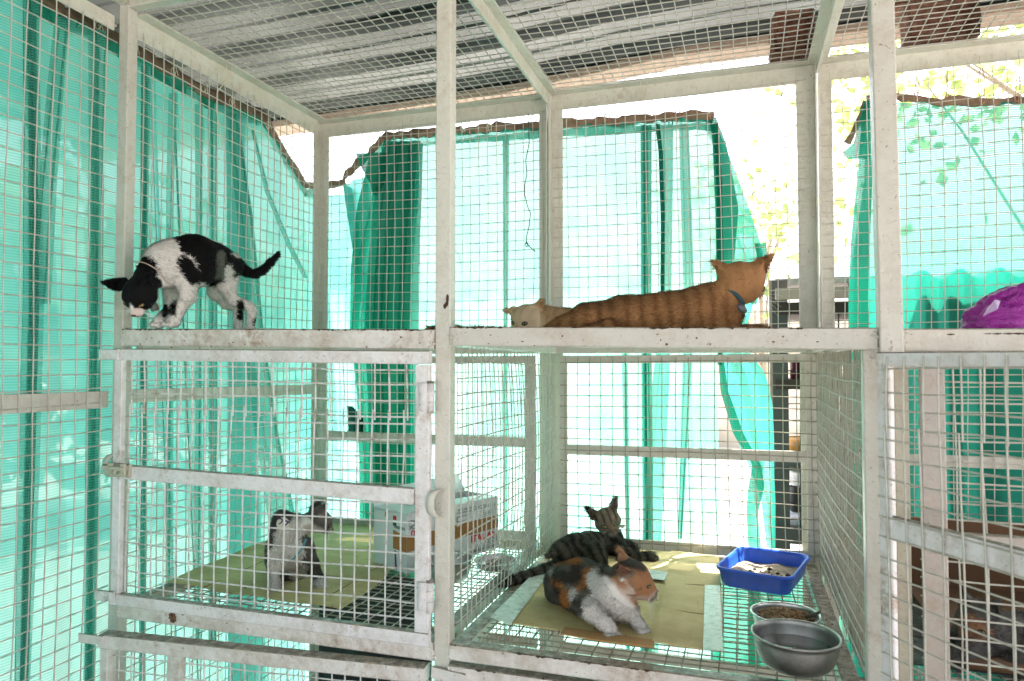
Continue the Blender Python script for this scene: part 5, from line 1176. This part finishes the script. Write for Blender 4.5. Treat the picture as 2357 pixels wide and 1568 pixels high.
def pellets(name, c, rad, n, zz, label, par=None, sz=.0052, dome=.008):
    mb = MB(); r_ = np.random.RandomState(5)
    for i in range(n):
        a = r_.rand()*6.28; r = rad*math.sqrt(r_.rand()); h = zz + dome*(1-(r/rad)**2)*1.0 + r_.rand()*.004
        d = nrm(r_.randn(3)); s = sz*(.75+.5*r_.rand()); p = V3((c[0]+r*math.cos(a), c[1]+r*math.sin(a), h))
        q1_, q2_ = frame(d, (.1, .2, 1))[1:]; ring = []
        for t, w_ in ((-1, .45), (-.5, .9), (.5, .9), (1, .45)):
            ring += [p + d*t*s*.8 + (q1_*math.cos(k*1.0472)+q2_*math.sin(k*1.0472))*s*.62*w_ for k in range(6)]
        mb.add(ring, [(j*6+k, j*6+(k+1) % 6, j*6+6+(k+1) % 6, j*6+6+k) for j in range(3) for k in range(6)]+[(5,4,3,2,1,0), (18,19,20,21,22,23)])
    return tag(mb.build(name, M['kib'], par, True), label, name, None, 'stuff')
M['kib'] = mat('kibble', (.27, .14, .055), .6); L(M['kib'], ramp(M['kib'], noise(M['kib'], 70, 4), [(.35, (.15, .07, .025)), (.65, (.34, .19, .08))]), bsdf(M['kib']).inputs['Base Color'])
pellets('kibble', kp, .058, 620, ZB+.027, 'brown kibble heaped in the shallow steel bowl')
pellets('kibble', lb2+V3((-.018, .004, 0)), .020, 40, ZB+.004, 'few brown pellets left in the dish beside the carton', dome=.003)
mb = MB(); M['leaf_dry'] = mat('dry_leaf', (.06, .055, .035), .7); s0 = kp+V3((.062, -.006, .004))
mb.tube([s0+V3((-.02, -.012, -.004)), s0, s0+V3((.012, .004, .006))], [.004, .005, .0015], 5)
tag(mb.build('dry_leaf', M['leaf_dry']), 'dark dry leaf scrap stuck on the rim of the kibble bowl', 'leaf')

# ---------------------------------------------------------------- blue tray with litter
M['blue'] = mat('blue_plastic', (.022, .085, .52), .34, 0, .5); bump(M['blue'], noise(M['blue'], 40, 3), .06, .001)
L(M['blue'], ramp(M['blue'], noise(M['blue'], 14, 5), [(.35, (.022, .10, .58)), (.7, (.04, .15, .76))]), bsdf(M['blue']).inputs['Base Color'])
zr = .800; FL, FR, BR, BL = [aZ(x, y, zr) for x, y in ((1650, 1305), (1826, 1334), (1865, 1276), (1697, 1255))]
cc_ = (FL+FR+BR+BL)/4; ex = nrm((FR-FL)+(BR-BL)); ey = V3((-ex[1], ex[0], 0)); sx_ = (np.linalg.norm(FR-FL)+np.linalg.norm(BR-BL))/4; sy_ = (np.linalg.norm(BL-FL)+np.linalg.norm(BR-FR))/4
TR = thing('litter_tray', (cc_[0], cc_[1], ZB), 'blue plastic litter tray with a rolled rim at the back right of the cage floor', 'litter tray')
def rr_ring(ax_, ay_, rc, z, n=9):
    out = []
    for sx, sy, a0_ in ((1, 1, 0), (-1, 1, 90), (-1, -1, 180), (1, -1, 270)):
        for k in range(n):
            a = R(a0_+90*k/(n-1)); out.append(cc_*V3((1, 1, 0)) + ex*(sx*(ax_-rc)+rc*math.cos(a)) + ey*(sy*(ay_-rc)+rc*math.sin(a)) + V3((0, 0, z)))
    return out
rings = [rr_ring(sx_-.030, sy_-.030, .02, ZB+.001), rr_ring(sx_-.016, sy_-.016, .026, ZB+.001), rr_ring(sx_-.012, sy_-.012, .028, ZB+.005), rr_ring(sx_-.004, sy_-.004, .03, zr-.008), rr_ring(sx_+.001, sy_+.001, .034, zr-.008),
         rr_ring(sx_+.002, sy_+.002, .034, zr-.001), rr_ring(sx_, sy_, .033, zr+.001), rr_ring(sx_-.006, sy_-.006, .030, zr), rr_ring(sx_-.008, sy_-.008, .029, zr-.008), rr_ring(sx_-.016, sy_-.016, .026, ZB+.007), rr_ring(sx_-.021, sy_-.021, .022, ZB+.0035), rr_ring(sx_-.04, sy_-.04, .02, ZB+.0035)]
mb = MB(); nn_ = len(rings[0]); mb.add([p for r_ in rings for p in r_], [(i*nn_+k, i*nn_+(k+1) % nn_, (i+1)*nn_+(k+1) % nn_, (i+1)*nn_+k) for i in range(len(rings)-1) for k in range(nn_)] + [tuple(range(nn_-1, -1, -1)), tuple((len(rings)-1)*nn_+k for k in range(nn_))])
mb.build('tray_shell', M['blue'], TR, True)
M['sand'] = mat('soiled_sand', (.36, .29, .22), .95); sm_ = M['sand']
L(sm_, ramp(sm_, noise(sm_, 60, 8, .75), [(.3, (.16, .12, .09)), (.5, (.34, .27, .20)), (.7, (.46, .38, .30))]), bsdf(sm_).inputs['Base Color']); bump(sm_, noise(sm_, 220, 5), .8, .003)
ng = 60; P = []
for j in range(ng):
    for i in range(ng):
        a, b = (i/(ng-1)*2-1), (j/(ng-1)*2-1); q = V3((a, b, 0)); 
        h = .010 + .006*noise3(q[None]*1.0, 2.2, 3)[0] + .0022*noise3(q[None], 11, 4)[0] + .016*math.exp(-((a+.75)**2+(b+.25)**2)*5) + .008*math.exp(-((a-.2)**2+(b+.55)**2)*7)
        e = .017; P.append(cc_*V3((1, 1, 0)) + ex*a*(sx_-e) + ey*b*(sy_-e) + V3((0, 0, ZB+.0045+max(.001, h))))
mb = MB(); mb.add(P, [(j*ng+i, j*ng+i+1, (j+1)*ng+i+1, (j+1)*ng+i) for j in range(ng-1) for i in range(ng-1)])
tag(mb.build('litter_sand', M['sand'], None, True), 'uneven pale brown sand spread in the blue tray', 'litter', None, 'stuff')
mb = MB(); r_ = np.random.RandomState(3)
M['clod'] = mat('dark_clods', (.07, .05, .035), .9)
for k in range(26):
    a, b = r_.uniform(-.7, .8), r_.uniform(-.8, .5); s = .002+.005*r_.rand()**2; p = cc_*V3((1, 1, 0)) + ex*a*(sx_-.02) + ey*b*(sy_-.02) + V3((0, 0, ZB+.018+.012*math.exp(-((a+.75)**2+(b+.25)**2)*5)))
    mb.tube([p+V3((-s, 0, 0)), p+V3((0, s*.3, s*.4)), p+V3((s, 0, 0))], [s*.5, s*.8, s*.5], 6)
tag(mb.build('clods', M['clod'], None, True), 'dark crumbs lying on the sand in the tray', 'debris', None, 'stuff')
# floor debris
mb = MB()
for k in range(150):
    z_ = ZB+.0085; x_, y_ = (r_.uniform(1290, 1655), r_.uniform(1290, 1480)) if k % 3 else (r_.uniform(560, 860), r_.uniform(1225, 1385))
    if k % 5 == 0: p = V3((r_.uniform(.19, .21), r_.uniform(1.5, 2.3), ZFL+.003)); 
    else: p = aZ(x_, y_, z_)
    s = .0006+.0022*r_.rand()**3; mb.tube([p-V3((s, 0, 0)), p+V3((0, s*.5, s*.3)), p+V3((s, 0, 0))], [s*.4, s*.7, s*.4], 5)
tag(mb.build('crumbs', M['clod'], None), 'scattered dark crumbs and grit on the cardboard and floor rails', 'debris', None, 'stuff')

# ---------------------------------------------------------------- purple bag on the right shelf
M['bag'] = mat('purple_plastic', (.20, .008, .22), .24, 0, .6); L(M['bag'], ramp(M['bag'], noise(M['bag'], 9, 3), [(.3, (.20, .008, .22)), (.7, (.36, .02, .34))]), bsdf(M['bag']).inputs['Base Color'])
bump(M['bag'], noise(M['bag'], 28, 5, .65, dist=1.5), 1.0, .012)
BG = thing('plastic_bag', aD(2340, 745, 1.27), 'crumpled glossy purple plastic bag lying on the right shelf', 'bag')
nb = 90; P = []; cb = aD(2345, 752, 1.30); e1 = V3((1, .1, 0)); e2 = V3((-.1, 1, 0))
for j in range(nb//2+1):
    th = math.pi*j/(nb//2)
    for i in range(nb):
        ph = 2*math.pi*i/nb; d = V3((math.sin(th)*math.cos(ph), math.sin(th)*math.sin(ph), math.cos(th)))
        fold = .14*abs(noise3(d[None]*1.0, 3.2, 5)[0]) + .05*noise3(d[None], 8, 6)[0]
        left = max(0, -d[0]); p = cb + e1*d[0]*.088*(1+fold) + e2*d[1]*.06*(1+fold) + V3((0, 0, 1))*max(d[2]*(.072+.030*max(0, d[0]))*(1-.30*left)*(1+fold*1.5), -.010)
        P.append(p)
mb = MB(); mb.add(P, [(j*nb+i, (j+1)*nb+i, (j+1)*nb+(i+1) % nb, j*nb+(i+1) % nb) for j in range(nb//2) for i in range(nb)]); mb.build('bag_body', M['bag'], BG, True)
mb = MB(); M['film'] = mat('silvery_film', (.42, .30, .50), .2); pa = [aD(2272, 712, 1.235), aD(2290, 690, 1.23), aD(2303, 693, 1.232), aD(2296, 712, 1.225), aD(2262, 728, 1.232)]
mb.add(pa+[p+V3((.001, .003, 0)) for p in pa], [(0,1,2,3,4), (9,8,7,6,5)]+[(i, 5+i, 5+(i+1) % 5, (i+1) % 5) for i in range(5)]); mb.build('torn_flap', M['film'], BG)

# ---------------------------------------------------------------- strings
mb = MB(); Ys = 2.34
mb.tube([aY(x, y, Ys) for x, y in ((1216, 262), (1217, 300), (1218, 330), (1215, 345), (1210, 370), (1213, 400), (1208, 425), (1207, 445), (1214, 475), (1221, 490), (1218, 520), (1212, 545), (1212, 562))], .0016, 6)
mb.tube([aY(1212+3.5*math.cos(a), 563+5*math.sin(a), Ys-.003) for a in np.linspace(0, 6.28, 10)], .0015, 6)
mb.tube([aY(x, y, Ys) for x, y in ((1212, 560), (1220, 569), (1232, 579))], .0020, 6)
tag(mb.build('string', M['dark_string'], None, True), 'dark knotted string dangling inside the mesh near the middle back post', 'string')
mb = MB(); mb.tube([aY(x, y, 2.35) for x, y in ((1035, 555), (1047, 572), (1055, 585), (1058, 598), (1062, 610))], .0008, 5)
tag(mb.build('string', M['dark_string'], None, True), 'short frayed dark thread caught on the back mesh beside the front post', 'string')
def loop(pts, lab):
    mb = MB(); mb.tube(pts, .0013, 5); tag(mb.build('string', M['string'], None, True), lab, 'string')
loop([aY(x, y, 2.352) for x, y in ((1476, 176), (1474, 196), (1478, 232), (1484, 214), (1490, 190), (1492, 172), (1489, 200), (1482, 232), (1483, 250))], 'pale string loop tied round the back beam right of the middle post')
loop([aY(x, y, 2.352) for x, y in ((1788, 182), (1792, 205), (1796, 222), (1800, 200), (1796, 182), (1802, 206), (1797, 224), (1806, 200), (1798, 226), (1793, 236))], 'pale string bow tied on the back beam near the right post')
loop([aX(x, y, -1.47) for x, y in ((520, 150), (525, 172), (512, 190), (523, 178), (532, 152), (522, 184), (500, 212), (498, 250), (505, 300), (517, 350))], 'long pale string hanging from the left top beam')
loop([aY(x, y, 2.30) for x, y in ((1244, 196), (1238, 212), (1226, 218), (1223, 236))], 'short pale string under the diagonal top beam')

# ---------------------------------------------------------------- bricks on the roof mesh
M['brick'] = mat('old_brick', (.26, .12, .08), .9); b_ = M['brick']
L(b_, ramp(b_, noise(b_, 30, 8, .75), [(.3, (.10, .045, .03)), (.5, (.28, .13, .085)), (.72, (.46, .30, .22))]), bsdf(b_).inputs['Base Color']); bump(b_, noise(b_, 45, 8, .7), 1.0, .012)
def brick(c, w_, d_, h_, rot, label, hollow=True):
    bm = bmesh.new(); bmesh.ops.create_cube(bm, size=1)
    for v in bm.verts: v.co = Vector((v.co.x*w_, v.co.y*d_, v.co.z*h_))
    if hollow:
        f = [f for f in bm.faces if f.normal.y < -.5]; r1 = bmesh.ops.inset_region(bm, faces=f, thickness=.022); bmesh.ops.translate(bm, verts=f[0].verts[:], vec=(0, d_*.55, 0))
    bmesh.ops.subdivide_edges(bm, edges=bm.edges[:], cuts=7, use_grid_fill=True)
    for v in bm.verts:
        n_ = noise3(np.array(v.co)[None], 38, 2)[0]*.0035+noise3(np.array(v.co)[None], 110, 2)[0]*.0018; v.co += Vector(v.co).normalized()*n_
    me = bpy.data.meshes.new('brick'); bm.to_mesh(me); bm.free(); me.materials.append(b_); me.polygons.foreach_set('use_smooth', [True]*len(me.polygons))
    o = link('brick', me); o.location = Vector([float(q) for q in c]); o.rotation_euler = (0, 0, rot); return tag(o, label, 'brick', 'bricks weighing down the ceiling mesh')
b0 = aZ(1822, 140, ZT+.02); brick((b0[0], b0[1]-.02, ZT+.02+.065), .118, .10, .125, .12, 'single brown brick left of the right roof beam, on the ceiling mesh')
b1 = aZ(2160, 108, ZT+.02); brick((b1[0], b1[1]-.01, ZT+.02+.055), .185, .10, .11, .10, 'wide weathered brick at the bottom of the right hand pair')
brick((b1[0]-.045, b1[1]-.03, ZT+.02+.165), .16, .10, .10, -.1, 'brick stacked on top of the wide weathered one')

# ---------------------------------------------------------------- beyond the cages
M['bark'] = mat('bark', (.34, .27, .20), .9); bump(M['bark'], noise(M['bark'], 20, 6), 1, .03)
def leafm(name, c, tr_=.6):
    m = bpy.data.materials.new(name); m.use_nodes = True; n_ = m.node_tree; n_.nodes.clear(); out = N(m, 'ShaderNodeOutputMaterial'); d = N(m, 'ShaderNodeBsdfDiffuse'); t = N(m, 'ShaderNodeBsdfTranslucent'); x = N(m, 'ShaderNodeMixShader')
    cc = ramp(m, noise(m, 4, 4), [(.3, tuple(q*.6 for q in c)), (.7, c)]); L(m, cc, d.inputs[0]); L(m, cc, t.inputs[0]); x.inputs[0].default_value = tr_; L(m, d.outputs[0], x.inputs[1]); L(m, t.outputs[0], x.inputs[2]); L(m, x.outputs[0], out.inputs[0]); return m
M['leaf_l'] = leafm('light_leaf', (.40, .50, .17), .62); M['leaf_d'] = leafm('dark_leaf', (.28, .36, .20), .5); M['leaf_m'] = leafm('mid_leaf', (.36, .44, .26), .5)
def tree(x, y, h, rad, crz, n, ls, m, label, seed, group='trees beyond the nets', trunk=.09, sq=.8):
    r_ = np.random.RandomState(seed); t = thing('tree', (x, y, 0), label, 'tree', group); mb = MB()
    top = V3((x+.2, y, crz)); pts = [V3((x, y, -.05)), V3((x+.06, y+.03, crz*.4)), V3((x+.02, y, crz*.75)), top]; mb.tube(pts, [trunk, trunk*.8, trunk*.6, trunk*.35], 9)
    cl = []
    for k in range(9):
        a = r_.rand()*6.28; e = V3((x+rad*.7*math.cos(a), y+rad*.7*math.sin(a), crz+r_.uniform(-.3, .9)*h*.4)); s0 = pts[1]*(1-.25*k/3)+pts[2]*(.25*k/3) if k < 4 else pts[2]
        mb.tube([s0, (s0+e)/2+V3((0, 0, .15)), e], [trunk*.4, trunk*.25, trunk*.08], 6); cl.append(e)
    mb.build('trunk', M['bark'], t, True)
    for k in range(16): d = nrm(r_.randn(3)); cl.append(V3((x, y, crz)) + d*V3((rad, rad, h*.5))*r_.uniform(.4, 1))
    V, F = [], []
    ci = r_.randint(0, len(cl), n); C_ = np.array(cl)[ci] + r_.randn(n, 3)*rad*.23*V3((1, 1, sq)); 
    ax = nrm2(r_.randn(n, 3)*V3((1, 1, .6))-V3((0, 0, .5))); sd = nrm2(np.cross(ax, r_.randn(n, 3))); L_ = ls*(.6+.7*r_.rand(n))[:, None]; W_ = L_*.36; nn = np.cross(ax, sd)*L_*.12
    V = np.stack([C_, C_+ax*L_*.5+sd*W_, C_+ax*L_, C_+ax*L_*.5-sd*W_, C_+ax*L_*.5+nn], 1).reshape(-1, 3); b = 5*np.arange(n)
    F = np.concatenate([np.stack([b, b+1, b+4], 1), np.stack([b+1, b+2, b+4], 1), np.stack([b+2, b+3, b+4], 1), np.stack([b+3, b, b+4], 1)])
    me = bpy.data.meshes.new('crown'); me.from_pydata(V.tolist(), [], F.tolist()); me.update(); me.materials.append(M[m]); link('crown', me, t); return t
tree(3.0, 8.2, 2.0, 2.4, 4.9, 1500, .16, 'leaf_l', 'sunlit yellow green tree seen above the right hand net', 1, trunk=.05)
tree(.25, 9.5, 2.6, 1.3, 3.1, 450, .15, 'leaf_l', 'sparse bright tree in the gap between middle and right nets', 2, trunk=.04)
for k, (x, y, h, rd, cz, n) in enumerate([(-5.2, 1.2, 2.6, 1.15, 1.6, 2600), (-5.6, 3.4, 2.8, 1.3, 1.7, 2600), (-5.0, 5.6, 2.6, 1.3, 1.5, 2200), (-4.9, -1.0, 2.6, 1.2, 1.6, 1600)]):
    tree(x, y, h, rd, cz, n, .17, 'leaf_d' if k % 2 else 'leaf_m', ['bushy tree behind the left net, nearest the fence panel', 'dark bushy tree behind the left net at the cat on the shelf', 'leafy tree behind the left net by the back corner', 'dark tree off beyond the left end of the fence'][k], 20+k)
# shed with corrugated roof behind the right net
M['shed'] = mat('dark_shed_boards', (.035, .035, .035), .8); M['shed2'] = mat('dark_corrugated_sheet', (.05, .05, .048), .8)
SH = thing('shed', (1.9, 3.0, 0), 'dark low shed with wavy corrugated roof edge behind the right net', 'shed')
mb = MB(); mb.box((.58, 2.72, 0), (3.6, 2.77, 1.56)); mb.box((.58, 2.77, 0), (.63, 4.0, 1.56)); mb.build('wall', M['shed'], SH)
mb = MB(); nx_ = 220; X_ = np.linspace(.555, 3.8, nx_); mb.add([(x, y_, 1.628+dz+.017*math.sin(x*2*math.pi/.106)+.02*(y_-2.6)) for y_ in (2.54, 4.2) for dz in (0,) for x in X_], [(i, i+1, nx_+i+1, nx_+i) for i in range(nx_-1)])
o = mb.build('roof', M['shed2'], SH); md = o.modifiers.new('t', 'SOLIDIFY'); md.thickness = .07; md.offset = -1
# rack of another cage row behind, seen through the gap
M['dkmetal'] = mat('dark_painted_steel', (.06, .055, .055), .45); M['wood2'] = mat('weathered_plank', (.42, .30, .25), .8); M['wood2d'] = mat('dark_plank', (.05, .03, .025), .8)
RK = thing('storage_rack', (.45, 3.35, 0), 'old dark steel storage rack seen through the gap right of the middle net', 'rack')
Yk = 3.30
def bb(x0, x1, y0, y1, Y, dpt, m, par, name):
    a, b = aY(x0, y1, Y), aY(x1, y0, Y); mb = MB(); mb.box((a[0], Y, a[2]), (b[0], Y+dpt, b[2])); return mb.build(name, M[m], par)
for x0, x1, m in ((1787, 1812, 'dkmetal'), (1968, 1990, 'dkmetal')): bb(x0, x1, 645, 1560, Yk, .04, m, RK, 'post')
bb(1780, 1787, 645, 1560, Yk+.01, .03, 'wood2', RK, 'post')
bb(1785, 2080, 655, 689, Yk-.045, .04, 'wood2', RK, 'beam'); bb(1785, 2080, 632, 655, Yk+.06, .3, 'steel_dull', RK, 'top_tray'); bb(1785, 2080, 690, 724, Yk-.02, .5, 'wood2d', RK, 'shelf')
bb(1785, 2080, 876, 896, Yk-.02, .5, 'wood2d', RK, 'shelf'); bb(1785, 2080, 1058, 1074, Yk-.02, .5, 'dkmetal', RK, 'shelf'); bb(1785, 2080, 1235, 1250, Yk-.02, .5, 'dkmetal', RK, 'shelf')
mb = MB()
for x in (1843, 1876, 1930): mb.tube([aY(x, 560+160, Yk+.03), aY(x, 1240, Yk+.03)], .0035, 5)
for y in range(740, 1240, 38): mb.tube([aY(1795, y, Yk+.035), aY(2000, y-3, Yk+.035)], .0022, 5)
mb.build('wire_grid', M['dkmetal'], RK)
def rb(x0, x1, y0, y1, Y, dpt, m, name, lab, cat_, tp=.9):
    """tapered open container"""
    a, b = aY(x0, y1, Y), aY(x1, y0, Y); cx_, r0 = (a[0]+b[0])/2, abs(b[0]-a[0])/2; mb = MB(); H = b[2]-a[2]
    mb.lathe([(r0*.2, 0), (r0*tp*.95, 0), (r0*tp, .004), (r0*.97, H*.93), (r0*1.02, H*.94), (r0*1.02, H), (r0*.93, H), (r0*tp*.92, .01), (r0*.2, .008)], (cx_, Y+r0, a[2]), 28)
    o = mb.build(name, M[m], None, True); return tag(o, lab, cat_)
M['red_pl'] = mat('red_plastic', (.55, .03, .02), .35); M['maroon'] = mat('maroon_plastic', (.10, .008, .03), .35); M['white_cl'] = mat('white_sacking', (.62, .62, .68), .7); M['orange_cl'] = mat('orange_cloth', (.60, .28, .05), .8)
bump(M['white_cl'], noise(M['white_cl'], 12, 5), 1, .04)
rb(1818, 1856, 832, 876, Yk+.05, .2, 'maroon', 'bucket', 'small maroon bucket on the rack shelf below the red crate', 'bucket')
bb(1850, 1960, 812, 832, Yk+.02, .2, 'red_pl', None, 'crate'); tag(bpy.context.scene.objects[-1] if False else [o for o in COL.objects if o.name.startswith('crate')][-1], 'shallow red plastic crate on the dark storage rack', 'crate')
rb(1912, 1968, 1262, 1392, 2.95, .2, 'red_pl', 'bucket', 'bright red plastic bucket behind the mesh right of the tray', 'bucket')
def lump(x0, x1, y0, y1, Y, dpt, m, name, lab, cat_, seed=1):
    a, b = aY(x0, y1, Y), aY(x1, y0, Y); c = (a+b)/2; mb = MB(); n = 28; P = []
    for j in range(n//2+1):
        th = math.pi*j/(n//2)
        for i in range(n):
            ph = 2*math.pi*i/n; d = V3((math.sin(th)*math.cos(ph), math.sin(th)*math.sin(ph), math.cos(th))); q = np.sign(d)*np.abs(d)**.55; k = 1+.12*noise3(d[None], 3, seed)[0]
            P.append(c + V3((0, dpt/2, 0)) + q*V3((abs(b[0]-a[0])/2, dpt/2, abs(b[2]-a[2])/2))*k)
    mb.add(P, [(j*n+i, (j+1)*n+i, (j+1)*n+(i+1) % n, j*n+(i+1) % n) for j in range(n//2) for i in range(n)]); return tag(mb.build(name, M[m], None, True), lab, cat_)
lump(1800, 1900, 1195, 1236, Yk+.05, .3, 'white_cl', 'sack', 'white plastic sack on the lowest rack shelf in view', 'sack', 4)
lump(1815, 1960, 1085, 1128, Yk+.1, .3, 'white_cl', 'sack', 'grey white folded sacks on the rack under the dark rail', 'sack', 5)
lump(1808, 1960, 1016, 1056, Yk+.1, .3, 'orange_cl', 'cloth', 'orange folded cloth on the rack shelf', 'cloth', 6)
lump(1815, 1900, 1130, 1190, Yk+.15, .25, 'shed', 'sack', 'dark bundle between the pale sacks on the rack', 'sack', 7)
# lowest tier: black sheet added to stand for its darkness
M['shade_filler'] = mat('black_shade_filler', (.02, .02, .02), .35); bump(M['shade_filler'], noise(M['shade_filler'], 10, 4), .8, .03)
LN = MB(); LN.box((-1.46, 2.28, .12), (-1.02, 2.295, .60)); LN.box((-1.46, 1.9, .10), (-1.02, 2.28, .118)); tag(LN.build('darkening_sheet', M['shade_filler']), 'black plastic sheet added to darken the lowest left compartment', 'plastic sheet')
# cardboard in the right bay
RB_ = MB(); RB_.box((.42, 2.18, .755), (1.1, 2.20, .93)); RB_.box((.42, 1.62, .75), (1.1, 2.18, .757))
M['card_dim'] = cardm('shade_darkened_cardboard', (.13, .065, .028)); tag(RB_.build('cardboard_tray', M['card_dim']), 'brown cardboard tray in the right cage behind the mesh door', 'cardboard tray')  # brown lowered to put the dim cage's shade into the colour

# pale boundary wall far behind, and a black mat added to darken the right cage
M['plaster'] = mat('pale_plaster', (.62, .55, .47), .9); L(M['plaster'], ramp(M['plaster'], noise(M['plaster'], 1.5, 6), [(.3, (.50, .43, .36)), (.7, (.68, .62, .54))]), bsdf(M['plaster']).inputs['Base Color'])
mb = MB(); mb.box((-14, 12.0, 0), (14, 12.25, 2.1)); mb.box((-14, 11.95, 2.1), (14, 12.3, 2.2)); tag(mb.build('boundary_wall', M['plaster']), 'long pale plastered boundary wall far behind the cages', 'wall')
mb = MB(); mb.box((.30, 1.62, .7455), (1.1, 2.30, .749)); tag(mb.build('darkening_mat', M['shade_filler']), 'black mat added to darken the floor of the right cage', 'mat')
